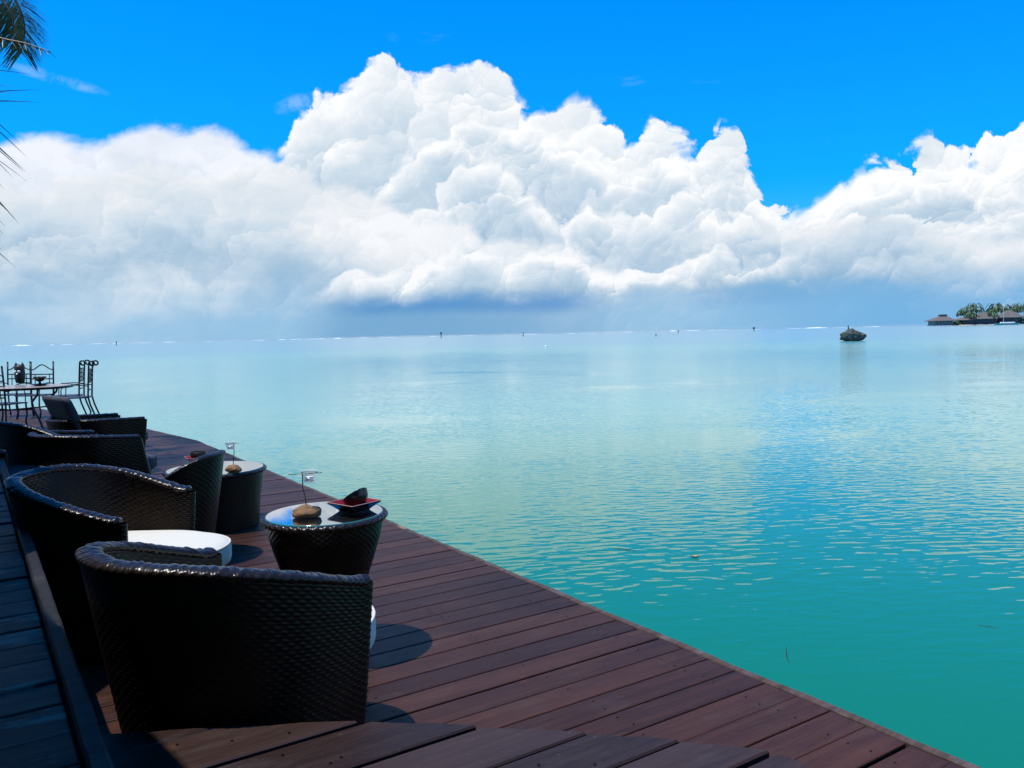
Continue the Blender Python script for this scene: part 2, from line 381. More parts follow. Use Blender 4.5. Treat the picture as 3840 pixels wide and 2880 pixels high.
# ------------------------------------------------------------------ mesh helpers
class MB:
    def __init__(s): s.v, s.f, s.m, s.sm = [], [], [], []
    def add(s, vs, fs, mi=0, smooth=False):
        b = len(s.v); s.v += [tuple(v) for v in vs]
        for f in fs: s.f.append(tuple(b+i for i in f)); s.m.append(mi); s.sm.append(smooth)
    def box(s, x0, x1, y0, y1, z0, z1, mi=0, bev=0.0):
        if bev <= 0:
            vs = [(x, y, z) for z in (z0, z1) for x, y in ((x0, y0), (x1, y0), (x1, y1), (x0, y1))]
            s.add(vs, [(3, 2, 1, 0), (4, 5, 6, 7), (0, 1, 5, 4), (1, 2, 6, 5), (2, 3, 7, 6), (3, 0, 4, 7)], mi)
        else:  # bevelled upper edges
            b = bev
            rings = [[(x0, y0, z0), (x1, y0, z0), (x1, y1, z0), (x0, y1, z0)],
                     [(x0, y0, z1-b), (x1, y0, z1-b), (x1, y1, z1-b), (x0, y1, z1-b)],
                     [(x0+b*.3, y0+b*.3, z1-b*.3), (x1-b*.3, y0+b*.3, z1-b*.3), (x1-b*.3, y1-b*.3, z1-b*.3), (x0+b*.3, y1-b*.3, z1-b*.3)],
                     [(x0+b, y0+b, z1), (x1-b, y0+b, z1), (x1-b, y1-b, z1), (x0+b, y1-b, z1)]]
            vs = sum(rings, []); fs = [(3, 2, 1, 0)]
            for k in range(3):
                for i in range(4):
                    j = (i+1) % 4; fs.append((k*4+i, k*4+j, k*4+4+j, k*4+4+i))
            fs.append((12, 13, 14, 15)); s.add(vs, fs, mi)
    def tube(s, pts, r, n=8, mi=0, cap=True):
        pts = [Vector(p) for p in pts]; rr = r if isinstance(r, (list, tuple)) else [r]*len(pts)
        vs, fs = [], []; t0 = None; u = None
        for i, p in enumerate(pts):
            t = (pts[min(i+1, len(pts)-1)]-pts[max(i-1, 0)]).normalized()
            if u is None: u = t.orthogonal().normalized()
            else: u = (u-t*u.dot(t)).normalized()
            w = t.cross(u)
            for k in range(n):
                a = 2*pi*k/n; vs.append(p+(u*cos(a)+w*sin(a))*rr[i])
        for i in range(len(pts)-1):
            for k in range(n):
                k2 = (k+1) % n; fs.append((i*n+k, i*n+k2, i*n+n+k2, i*n+n+k))
        if cap: fs.append(tuple(reversed(range(n)))); fs.append(tuple((len(pts)-1)*n+k for k in range(n)))
        s.add(vs, fs, mi, True)
    def lathe(s, prof, n=32, mi=0, c=(0, 0, 0), closed=False, smooth=True):
        vs, fs = [], []
        for r, z in prof:
            for k in range(n):
                a = 2*pi*k/n; vs.append((c[0]+r*cos(a), c[1]+r*sin(a), c[2]+z))
        m = len(prof)
        for i in range(m-1):
            for k in range(n):
                k2 = (k+1) % n; fs.append((i*n+k, i*n+k2, i*n+n+k2, i*n+n+k))
        if not closed:
            if prof[0][0] > 1e-5: fs.append(tuple(reversed(range(n))))
            if prof[-1][0] > 1e-5: fs.append(tuple((m-1)*n+k for k in range(n)))
        s.add(vs, fs, mi, smooth)
    def grid(s, fn, nu, nv, mi=0, wrapu=False, smooth=True):
        vs = [fn(i/nu, j/nv) for j in range(nv+1) for i in range(nu if wrapu else nu+1)]
        w = nu if wrapu else nu+1; fs = []
        for j in range(nv):
            for i in range(nu):
                i2 = (i+1) % w; fs.append((j*w+i, j*w+i2, (j+1)*w+i2, (j+1)*w+i))
        s.add(vs, fs, mi, smooth)
    def mesh(s, name, mats):
        me = bpy.data.meshes.new(name); me.from_pydata(s.v, [], s.f)
        for m in (mats if isinstance(mats, (list, tuple)) else [mats]): me.materials.append(MATS[m])
        me.polygons.foreach_set('material_index', s.m); me.polygons.foreach_set('use_smooth', s.sm)
        me.update(); return me
    def build(s, name, mats, parent=None, loc=None):
        return link(name, s.mesh(name, mats), parent, loc)
def link(name, me, parent=None, loc=None, rotz=0.0):
    o = bpy.data.objects.new(name, me); COL.objects.link(o)
    if parent is not None: o.parent = parent
    if loc is not None: o.location = loc
    if rotz: o.rotation_euler[2] = rotz
    return o
def tag(o, label=None, cat=None, group=None, kind=None):
    for k, v in (('label', label), ('category', cat), ('group', group), ('kind', kind)):
        if v: o[k] = v
    return o
def thing(name, label, cat, loc=(0, 0, 0), rotz=0.0, group=None):
    return tag(link(name, None, None, loc, rotz), label, cat, group)
def copy_tree(o, parent=None):
    c = o.copy(); COL.objects.link(c)
    if parent is not None: c.parent = parent; c.matrix_parent_inverse = o.matrix_parent_inverse
    for ch in [x for x in bpy.data.objects if x.parent == o]: copy_tree(ch, c)
    return c
def lerp(a, b, t): return a+(b-a)*t
def sstep(a, b, x):
    t = min(1, max(0, (x-a)/(b-a))); return t*t*(3-2*t)
# ------------------------------------------------------------------ unseen roof and walls behind and left, added to block sun and sky
plain('thatch', (.16, .12, .07), .95, 0, .4, 25)
plain('blocker_wall', (.10, .075, .055), .85, 0, .2, 6)
def shade_x(y):     # wanted shadow edge on the deck; the added eave is shaped to it
    K = [(-9, .75), (1.0, .66), (2.18, .525), (2.50, .480), (2.75, .34), (3.75, .34), (3.95, .56), (9, .62), (12, .6)]
    for (y0, x0), (y1, x1) in zip(K, K[1:]):
        if y <= y1: return lerp(x0, x1, (y-y0)/(y1-y0))
    return K[-1][1]
RZ = 2.75
mb = MB(); n = 84
def fn(u, v):
    ys = lerp(-8.5, 8.3, u); x = shade_x(ys)-SUNSH.x*RZ; y = ys-SUNSH.y*RZ
    j = mnoise.noise((y*5, 1.3, 0))*.012+mnoise.noise((y*17, 4, 0))*.008
    k = round(v*4)
    return [(x+j, y, RZ), (x-.10, y, RZ+.16), (-9.0, y, RZ+4.2), (-9.0, y, RZ+4.0), (x-.12+j, y, RZ-.03)][k]
mb.grid(fn, n, 4, 0, False, False); 
roof = mb.build('roof', 'thatch'); tag(roof, 'unseen thatched eave added to shade the terrace', kind='structure')
for bx in ((-9.0, -8.8, -9, 12, 0, 6.5), (-8.8, 2.4, -6.2, -6.0, -.02, 4.2), (-8.79, -2.5, 9.4, 9.6, 0, 4.0)):  # unseen walls, added to keep sky light off the furniture
    mb = MB(); mb.box(*bx); tag(mb.build('wall', 'blocker_wall'), 'unseen dark wall added to block sky light', kind='structure')
# ------------------------------------------------------------------ water
WZ = -0.95
m, t, p = newmat('lagoon_water')
P = world_pos(t)
px_, py_ = vec_dot(t, P, (1, 0, 0)), vec_dot(t, P, (0, 1, 0))
# along / across the ripple crests (crests lie across the view, turned a little)
ca, sa = cos(HEAD+radians(-6)), sin(HEAD+radians(-6))
al = px_*ca-py_*sa; ac = px_*sa+py_*ca
warp = noise_tex(t, P, .35, 3, .5)
dist = ((px_*px_+py_*py_).pw(.5))
R1 = noise_tex(t, comb(t, al*2.7+ac*.5, ac*6.2+warp*3.0, 0.0), 1.25, 1, .4)
R2 = noise_tex(t, comb(t, al*2.6-ac*.8, ac*9.0+warp*6, 4.0), 1.2, 1, .5)
R3 = noise_tex(t, comb(t, al*.16, ac*.55+warp*1.5, 8.0), 1.0, 3, .5)
calm = noise_tex(t, comb(t, al*.10, ac*.16, 2.0), 1.0, 3, .5).ss(.30, .55)*.8+.2
calm = calm*dist.ss(4.0, 8.5)
amp = calm*(1.0-dist.ss(14, 60)*.45)
h = (R1*.0118+R2*.0032)*amp+R3*.012
b = nd(t, 'ShaderNodeBump'); b.inputs['Strength'].default_value = 1.0; b.inputs['Distance'].default_value = 1.0
t.links.new(h.s, b.inputs['Height']); t.links.new(b.outputs[0], p.inputs['Normal'])
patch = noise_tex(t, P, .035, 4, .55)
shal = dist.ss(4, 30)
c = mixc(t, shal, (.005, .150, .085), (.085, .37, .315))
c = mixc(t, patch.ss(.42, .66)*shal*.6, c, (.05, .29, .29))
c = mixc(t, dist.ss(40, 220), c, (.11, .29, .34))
t.links.new(c.s, p.inputs['Base Color'])
t.links.new((dist.ss(30, 160)*.19+.02).s, p.inputs['Roughness']); p.inputs['IOR'].default_value = 1.33
p.inputs['Specular IOR Level'].default_value = .5
m2, t, p = newmat('ocean_water')
P = world_pos(t)
n = noise_tex(t, P, .02, 3, .5)
t.links.new(mixc(t, n.ss(.3, .7), (.05, .17, .26), (.07, .21, .30)).s, p.inputs['Base Color'])
p.inputs['Roughness'].default_value = .12; p.inputs['IOR'].default_value = 1.33
REEF = 1500.0
mb = MB()
N = 96
def ring(r): return [(r*cos(2*pi*k/N), r*sin(2*pi*k/N), 0) for k in range(N)]
rr = [60, 300, REEF]
vs = [(0, 0, 0)]+sum([ring(r) for r in rr], [])
fs = [(0, 1+k, 1+(k+1) % N) for k in range(N)]
for j in range(len(rr)-1):
    for k in range(N):
        a, b_ = 1+j*N+k, 1+j*N+(k+1) % N; fs.append((a, b_, b_+N, a+N))
mb.add(vs, fs)
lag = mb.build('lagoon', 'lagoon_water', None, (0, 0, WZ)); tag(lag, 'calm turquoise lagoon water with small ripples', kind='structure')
mb = MB()
vs = ring(REEF)+ring(45000)
mb.add(vs, [(k, (k+1) % N, N+(k+1) % N, N+k) for k in range(N)])
oc = mb.build('ocean', 'ocean_water', None, (0, 0, WZ)); tag(oc, 'dark blue open sea beyond the reef', kind='structure')
# breaking waves on the reef: low ragged crests of foam
m, t, p = newmat('foam'); p.inputs['Base Color'].default_value = (.82, .86, .88, 1); p.inputs['Roughness'].default_value = .9
mb = MB(); rnd = random.Random(3)
a = -75.0
while a < 62:
    span = rnd.uniform(.15, 1.6); r = REEF+rnd.uniform(-40, 60); hh = rnd.uniform(.12, .6) if rnd.random() < .85 else 1.1
    if rnd.random() < .8:
        n = max(3, int(span*6)); vs = []; fs = []
        for i in range(n+1):
            th = HEAD+radians(a+span*i/n); z = hh*sin(pi*(i+.3)/(n+.6))*rnd.uniform(.35, 1.15)
            for dr, dz in ((-7, 0), (0, z), (6, 0)): vs.append(((r+dr)*sin(th), (r+dr)*cos(th), dz))
        for i in range(n):
            for k in range(2): fs.append((i*3+k, i*3+3+k, i*3+4+k, i*3+1+k))
        mb.add(vs, fs)
    a += span+rnd.uniform(.05, .9)
tag(mb.build('reef_surf', 'foam', None, (0, 0, WZ)), 'white line of surf breaking on the reef along the horizon', kind='stuff')

# ------------------------------------------------------------------ decks
PITCH_B = .155
EDGE = [(1.0, 2.655), (12.5, 2.72), (14.96, 2.42), (17.5, 2.02), (22, 1.2)]   # outer edge: y -> x
def edge_x(y):
    for (y0, x0), (y1, x1) in zip(EDGE, EDGE[1:]):
        if y <= y1: return lerp(x0, x1, (y-y0)/(y1-y0))
    return EDGE[-1][1]
TRIM_X = .207
rnd = random.Random(11)
deck = tag(link('deck', None), 'reddish brown hardwood deck along the water', kind='structure')
y = -1.35
GAPS = []
while y < 21.5:
    w = PITCH_B-rnd.choice((.004, .005, .005, .007, .009, .012))
    x0 = TRIM_X if y < 8.6 else -2.2
    xa, xb = edge_x(y), edge_x(y+w)
    dz = rnd.uniform(-.0025, .0015); b = .004
    z1, z0 = dz, -.03
    sk = rnd.uniform(-.003, .003)
    ya, yb = y, y+w
    mb = MB()
    rings = []
    for z, e in ((z0, 0), (z1-b, 0), (z1-b*.3, b*.3), (z1, b)):
        rings += [(x0, ya+e, z), (xa, ya+e+sk, z), (xb, yb-e+sk, z), (x0, yb-e, z)]
    fs = []
    for k in range(3):
        for i in range(4):
            j = (i+1) % 4; fs.append((k*4+i, k*4+j, k*4+4+j, k*4+4+i))
    fs.append((12, 13, 14, 15)); mb.add(rings, fs)
    mb.build('board', 'deck_wood', deck)
    GAPS.append((ya, w, dz))
    y += PITCH_B
mb = MB()
for jx in (.62, 1.31, 1.98, 2.50):
    for ya, w, dz in GAPS:
        if ya < 1.0 or ya > 9: continue
        for fy in (.25, .76):
            if rnd.random() < .85:
                mb.lathe([(.0052, dz+.0012), (.003, dz+.0004)], 7, 0, (jx+rnd.uniform(-.012, .012), ya+w*fy+rnd.uniform(-.01, .01), 0))
tag(mb.build('screw_heads', 'screw', deck), None, kind='stuff')
for jx in (.5, 1.3, 2.0, 2.58):
    mb = MB(); mb.box(jx-.03, jx+.03, -1.3, 12.2, -.19, -.034); mb.build('joist', 'dark_timber', deck)
for py in (1.8, 4.6, 7.4, 10.2):
    for jx in (.7, 2.45):
        mb = MB(); mb.tube([(jx, py, -.19), (jx, py, -2.5)], .09, 12); mb.build('pile', 'dark_timber', deck)
# fascia strip along the outer edge, worn and chipped
for k, ((y0, x0), (y1, x1)) in enumerate(zip([(-1.3, 2.655)]+EDGE[1:], EDGE[1:])):
    n = max(2, int((y1-y0)/.12)); mb = MB()
    def fn(u, v, y0=y0, y1=y1, x0=x0, x1=x1):
        yy = lerp(y0, y1, u); xx = lerp(x0, x1, u)
        wob = mnoise.noise((yy*2.3, 7.1, 0))*.006+mnoise.noise((yy*9, 3, 0))*.005
        prof = [(.004, -.12), (.004, -.006), (.008, -.001), (.034, .0005), (.038, -.004), (.038, -.12)]
        a, z = prof[round(v*5)]
        return (xx+a+(wob if a > .02 else 0), yy, z+(wob*.5 if z > -.1 else 0))
    mb.grid(fn, n, 5, 0, False, False)
    mb.build('fascia_strip', 'edge_wood', deck)

# raised terrace of old grey boards on the left, in the shade
TE_Z, TE_X = .62, .205
walk = tag(link('terrace', None), 'raised terrace of weathered dark grey boards in the shade', kind='structure')
y = -2.2
while y < 8.6:
    w = rnd.choice((.150, .160, .165, .185)); mb = MB(); g = rnd.choice((.005, .008, .012))
    zz = TE_Z-.028+rnd.uniform(-.005, .004)
    mb.box(-6.5, TE_X-.049, y, y+w-g, zz-.03, zz, 0, .005)
    mb.build('board', 'old_wood', walk); y += w
mb = MB()
def fn(u, v):
    yy = lerp(-2.2, 8.6, u); wob = mnoise.noise((yy*1.7, 1.1, 0))*.004+mnoise.noise((yy*7, 2, 0))*.002
    prof = [(-.046, -.06), (-.044, -.008), (-.038, -.001), (-.008, .0), (-.001, -.006), (0, -.62)]
    a, z = prof[round(v*5)]; return (TE_X+a+(wob if v < .9 else 0), yy, TE_Z+z+wob*.4)
mb.grid(fn, 110, 5, 0, False, False); mb.build('edge_batten', 'batten_wood', walk)
mb = MB(); mb.box(-6.5, TE_X-.06, -2.2, 8.6, -.02, TE_Z-.09); mb.build('carcass', 'dark_timber', walk)

# curved step of broad boards in the foreground
SZ = .36
step = tag(link('step', None), 'low curved wooden step in the foreground', kind='structure')
edge_px = [(410,2750),(560,2742),(900,2722),(1200,2710),(1380,2705),(1600,2712),(1830,2724),(2000,2731),(2230,2748),(2450,2765),(2680,2787),(2880,2812),(3000,2850),(3060,2900),(3090,2990)]
SE = [at(x, y, SZ) for x, y in edge_px]
SE = [Vector((p.x, p.y, 0)) for p in SE]
def step_x(yq):
    """right-hand limit of the step at a given y"""
    best = None
    for a, b in zip(SE, SE[1:]):
        if (a.y-yq)*(b.y-yq) <= 0 and abs(a.y-b.y) > 1e-6:
            best = lerp(a.x, b.x, (yq-a.y)/(b.y-a.y))
    return best
cuts = [SE[0].y+.02, 2.372, 2.165, 1.945, 1.735, 1.558, 1.382, 1.195, 1.0, .81]
for k, (ya, yb) in enumerate(zip(cuts, cuts[1:])):
    g = (.006, .006, .022, .016, .008, .008, .020, .008, .008)[k]
    hi, lo_y = ya-g, yb
    if k == 0: hi = SE[0].y
    # outline: from left-low, along the low edge to the curve, up the curve, back
    n = 10; right = []
    for i in range(n+1):
        yy = lerp(lo_y, hi, i/n); xx = step_x(yy)
        if xx is None: xx = SE[-1].x if yy < SE[-1].y else TRIM_X+.002
        right.append((xx, yy))
    zz = SZ+rnd.uniform(-.001, .002); b = .005
    outl = [(TRIM_X+.002, lo_y)]+right+([(TRIM_X+.002, hi)] if right[-1][0] > TRIM_X+.01 else [])
    mb = MB(); m_ = len(outl)
    cx = sum(q[0] for q in outl)/m_; cy = sum(q[1] for q in outl)/m_
    def ins(q, e):
        v = Vector((cx-q[0], cy-q[1])); L = v.length or 1
        return (q[0]+v.x/L*e, q[1]+max(-e, min(e, v.y*9)))
    vs = [(q[0], q[1], zz-.035) for q in outl]+[(q[0], q[1], zz-b) for q in outl]+[(*ins(q, b), zz) for q in outl]
    fs = []
    for j in range(2):
        for i in range(m_):
            i2 = (i+1) % m_; fs.append((j*m_+i, j*m_+i2, (j+1)*m_+i2, (j+1)*m_+i))
    fs.append(tuple(2*m_+i for i in range(m_))); mb.add(vs, fs)
    mb.build('board', 'step_wood', step)
mb = MB()
for x, y in [(570,2775),(665,2796),(870,2781),(1060,2835),(1280,2843),(1240,2865),(2020,2871),(2230,2868),(590,2850),(1085,2752)]:
    q = at(x, y, SZ); mb.lathe([(.0045, SZ+.0035), (.003, SZ+.003)], 7, 0, (q.x, q.y, 0))
tag(mb.build('screw_heads', 'screw', step), None, kind='stuff')
mb = MB()   # solid carcass under the step boards
n = len(SE); vs = [(TRIM_X+.004, SE[-1].y, -.0)]
outl = [(TRIM_X+.004, .82)]+[(q.x-.02, q.y-.025) for q in reversed(SE) if q.y > .9 and q.x > TRIM_X+.05]+[(TRIM_X+.004, SE[0].y-.03)]
m_ = len(outl)
mb.add([(a, b, .001) for a, b in outl]+[(a, b, SZ-.037) for a, b in outl], [(i, (i+1) % m_, m_+(i+1) % m_, m_+i) for i in range(m_)]+[tuple(m_+i for i in range(m_))])
mb.build('riser', 'dark_timber', step)
# ------------------------------------------------------------------ wicker tub chairs
def horseshoe(R=.39, xa=.25, ya=.372):
    """centreline of the tub in plan, from one arm end round the back to the other; local +x is the front"""
    pts = []
    for i in range(7): pts.append((lerp(xa, 0, i/6.0), -lerp(ya, R, sstep(0, 1, i/6.0))))
    for i in range(1, 40):
        a = -pi/2-pi*i/40; pts.append((R*cos(a), R*sin(a)))
    for i in range(7): pts.append((lerp(0, xa, i/6.0), lerp(R, ya, sstep(0, 1, i/6.0))))
    return resample(pts, 120)
def resample(pts, n):
    P = [Vector((*p, 0)) if len(p) == 2 else Vector(p) for p in pts]
    L = [0]
    for a, b in zip(P, P[1:]): L.append(L[-1]+(b-a).length)
    out = []; j = 0
    for i in range(n+1):
        d = L[-1]*i/n
        while j < len(P)-2 and L[j+1] < d: j += 1
        out.append(P[j].lerp(P[j+1], (d-L[j])/max(1e-9, L[j+1]-L[j])))
    return out
def weave(u, v, cu, cv):
    """height 0..1 of a plain basket weave: cu stakes along u, cv strands along v"""
    row = v*cv; fr = row-math.floor(row); k = int(math.floor(row))
    round_ = sin(pi*fr)**.6 if 0 < fr < 1 else 0
    over = .5+.5*cos(pi*(u*cu+k))
    return round_*(.25+.75*over)
def tub_meshes(zb=.815, za=.66, R=.39, xa=.25, ya=.372, fine=1.0, slant=0.0):
    CL = horseshoe(R, xa, ya); n = len(CL)-1; hw = .027
    def zrim(s):
        q = min(1, max(0, (min(s, 1-s)-.02)/.40)); return lerp(za, zb, sin(q*pi/2)**1.1)
    nor = []
    for i in range(n+1):
        t = (CL[min(i+1, n)]-CL[max(i-1, 0)]).normalized(); nor.append(Vector((-t.y, t.x, 0)))
    # sign: outward
    if nor[n//2].x > 0: nor = [-q for q in nor]
    loop = []
    for i in range(n+1): loop.append((CL[i]+nor[i]*hw, i/n))
    e = CL[n]; tdir = (CL[n]-CL[n-1]).normalized()
    for k in range(1, 6):
        a = pi*k/6; loop.append((e+nor[n]*hw*cos(a)+tdir*hw*sin(a), 1.0))
    for i in range(n, -1, -1): loop.append((CL[i]-nor[i]*hw, i/n))
    e = CL[0]; tdir = (CL[0]-CL[1]).normalized()
    for k in range(1, 6):
        a = pi*k/6; loop.append((e-nor[0]*hw*cos(a)+tdir*hw*sin(a), 0.0))
    # closed loop resampled
    Lc = loop+[loop[0]]; acc = [0]
    for a, b in zip(Lc, Lc[1:]): acc.append(acc[-1]+(b[0]-a[0]).length)
    tot = acc[-1]; NU = int(860*fine); pl = []; j = 0
    for i in range(NU):
        d = tot*i/NU
        while acc[j+1] < d: j += 1
        f = (d-acc[j])/max(1e-9, acc[j+1]-acc[j]); pl.append((Lc[j][0].lerp(Lc[j+1][0], f), lerp(Lc[j][1], Lc[j+1][1], f)))
    pn = []
    for i in range(NU):
        t = (pl[(i+1) % NU][0]-pl[i-1][0]).normalized(); pn.append(Vector((t.y, -t.x, 0)))
    if (pl[60][0]+pn[60]*.01).length < pl[60][0].length: pn = [-q for q in pn]
    z0 = .02; NV = int(168*fine); CV = int(56*fine); CU = 2*int(86*fine)
    mb = MB(); vs = []; fs = []
    for jv in range(NV+1):
        v = jv/NV
        for i in range(NU):
            p, s = pl[i]; zr = zrim(s)-.012
            sc = .88+.12*(v**.9); bk = (1-v)*(.10*max(0, -p.x/R)+slant*max(0, p.x/xa))
            z = z0+(zr-z0)*v
            h = weave(i/NU, v, CU, CV)*(.0030+.0012*mnoise.noise((i*.21, jv*.33, 0)))
            q = Vector((p.x*sc+bk, p.y*sc, z))+pn[i]*h
            vs.append(q)
    for jv in range(NV):
        for i in range(NU):
            i2 = (i+1) % NU; fs.append((jv*NU+i, jv*NU+i2, (jv+1)*NU+i2, (jv+1)*NU+i))
    mb.add(vs, fs, 0, True)
    shell = mb.mesh('shell', 'wicker')
    # braided rim: a flattened roll whose strands plait across it
    mb = MB(); ring = 18; NL = 880; cl2 = resample([tuple(q) for q in CL], NL); vs = []
    for i in range(NL+1):
        s = i/NL
        t = (cl2[min(i+1, NL)]-cl2[max(i-1, 0)]).normalized(); o = Vector((-t.y, t.x, 0))
        endf = min(1, min(i, NL-i)/5.0)**.5
        zz = zrim(s)
        for k in range(ring):
            a = 2*pi*k/ring
            hb = abs(((k/ring+.25) % 1.0)-.5)*2               # 1 on top of the roll, 0 underneath: herringbone
            st = s*64+(1-hb)*2.6; cell = math.floor(st); fr = st-cell
            rr_ = math.sin(cell*12.9898+(7.1 if cos(a) > 0 else 0))*43758.5453; rr_ -= math.floor(rr_)
            plait = (sin(pi*fr)**.55)*(.35+.75*rr_)
            ra = (.034+.0075*plait)*(.35+.65*endf); rb = (.014+.0075*plait)*(.35+.65*endf)
            vs.append(cl2[i]+o*(cos(a)*ra)+Vector((0, 0, zz+sin(a)*rb)))
    fs = []
    for i in range(NL):
        for k in range(ring):
            k2 = (k+1) % ring; fs.append((i*ring+k, i*ring+k2, (i+1)*ring+k2, (i+1)*ring+k))
    fs.append(tuple(range(ring))); fs.append(tuple(reversed([NL*ring+k for k in range(ring)])))
    mb.add(vs, fs, 0, True)
    rim = mb.mesh('rim', 'wicker_rim')
    return shell, rim
def seat_outline(n=96, grow=0.0):
    """cushion in plan: rounded front that stands proud of the arms, narrower towards the back"""
    pts = []
    for k in range(n):
        a = 2*pi*k/n; r = 1.0
        x, y = cos(a), sin(a)
        sx = .535 if x > 0 else .34
        e = 2.3
        q = (abs(x)**e+abs(y)**e)**(-1/e)
        pts.append(((x*q)*(sx+grow)+.04, (y*q)*(.325+grow)))
    return pts
def seat_meshes():
    O = seat_outline(); n = len(O)
    mb = MB(); vs = []; fs = []
    prof = [(.96, .345), (.995, .357), (1.0, .380), (1.0, .425), (.99, .442), (.965, .454), (.90, .463), (.7, .470), (.4, .472), (.1, .473)]
    for sc, z in prof:
        for i, (x, y) in enumerate(O):
            rib = 1+.006*sin(i*2*pi/n*24)*(1 if .36 < z < .44 else 0)
            wz = .004*mnoise.noise((x*4, y*4, z*3)) if z > .45 else 0
            vs.append(((x-.06)*sc*rib+.06, y*sc*rib, z+wz))
    for j in range(len(prof)-1):
        for i in range(n):
            i2 = (i+1) % n; fs.append((j*n+i, j*n+i2, (j+1)*n+i2, (j+1)*n+i))
    fs.append(tuple((len(prof)-1)*n+i for i in range(n))); fs.append(tuple(reversed(range(n))))
    mb.add(vs, fs, 0, True); cush = mb.mesh('cushion', 'cushion_white')
    mb = MB(); pts = [((x-.06)*.992+.06, y*.992, .446) for x, y in O]; mb.tube(pts+pts[:1], .006, 6, 0, False)
    pipe = mb.mesh('piping', 'cushion_white')
    mb = MB(); NU, NV = 420, 66
    O2 = resample([(*p, 0) for p in seat_outline(96, -.03)+seat_outline(96, -.03)[:1]], NU)
    def fn(u, v):
        q = O2[int(round(u*NU)) % NU]; h = 1+.009*weave(u, v, 84, 22)
        sc = (.88+.10*v)*h
        return (q.x*sc, q.y*sc, .02+.32*v)
    mb.grid(fn, NU, NV, 0, True); base = mb.mesh('seat_base', 'wicker')
    return cush, pipe, base
SHELL, RIM = tub_meshes(); SHELL2, RIM2 = tub_meshes(.71, .66, fine=.7, slant=.17); SHELL3, RIM3 = tub_meshes(.93, .54, fine=.7); CUSH, PIPE, SBASE = seat_meshes()
DCUSH = CUSH.copy(); DCUSH.materials.clear(); DCUSH.materials.append(MATS['cushion_grey'])
def tub_chair(label, x, y, deg, group='wicker tub chairs on the deck', low=False, sc=1.0, dark=False):
    t = thing('tub_chair', label, 'armchair', (x, y, 0), radians(deg), group); t.scale = (sc,)*3
    link('shell', (SHELL, SHELL2, SHELL3)[int(low)], t)['kind'] = 'stuff'; link('rim', (RIM, RIM2, RIM3)[int(low)], t)['kind'] = 'stuff'
    link('seat_base', SBASE, t)['kind'] = 'stuff'
    c = link('cushion', DCUSH if dark else CUSH, t); c['label'] = 'dark seat cushion' if dark else 'white seat cushion'
    if not dark: link('piping', PIPE, c)
    return t
def by_arm(px, py, deg, side=-1, z=.67):
    """chair centre from the pixel of one arm end"""
    q = at(px, py, z); a = radians(deg); lx, ly = .25, side*.372
    return q.x-(lx*cos(a)-ly*sin(a)), q.y-(lx*sin(a)+ly*cos(a)), deg
C1 = tub_chair('nearest dark wicker tub chair, its back to the curved step', *by_arm(1367, 2158, 25))
C2 = tub_chair('dark wicker tub chair with its white cushion in full sun, facing the near table', *by_arm(713, 1828, -35, 1))
C3 = tub_chair('dark wicker tub chair pushed up against the farther side table', 1.127, 5.78, 143, sc=.75, dark=True, low=2)
C6 = tub_chair('dark wicker tub chair cut by the left edge of the picture', *by_arm(258, 1642, -40, 1), dark=True)
C4 = tub_chair('dark wicker tub chair in front of the chair with the high back', *by_arm(518, 1632, 20), low=True, dark=True)

# ------------------------------------------------------------------ armchair with a high reclined back
SH5, RM5 = tub_meshes(.64, .62, .40, .42, .38, .6)
t = thing('high_back_armchair', 'wicker armchair with high reclined dark back cushion near the iron dining set', 'armchair', (1.11, 9.98, 0), radians(12))
link('shell', SH5, t)['kind'] = 'stuff'; link('rim', RM5, t)['kind'] = 'stuff'; link('seat_base', SBASE, t)['kind'] = 'stuff'
c = link('cushion', DCUSH, t)
mb = MB()
def fn(u, v):
    a = 2*pi*u; e = .35
    cx, sx = cos(a), sin(a)
    y = .36*math.copysign(abs(cx)**e, cx); th = .055*math.copysign(abs(sx)**.5, sx)
    z = .34+.55*v
    k = 1 if .04 < v < .96 else .93
    return (-.12-.36*v*.62+th*k, y*k, z)
mb.grid(fn, 48, 14, 0, True)
mb.f.append(tuple(14*48+i for i in range(48))); mb.m.append(0); mb.sm.append(False)
mb.build('back_cushion', 'cushion_grey', t)

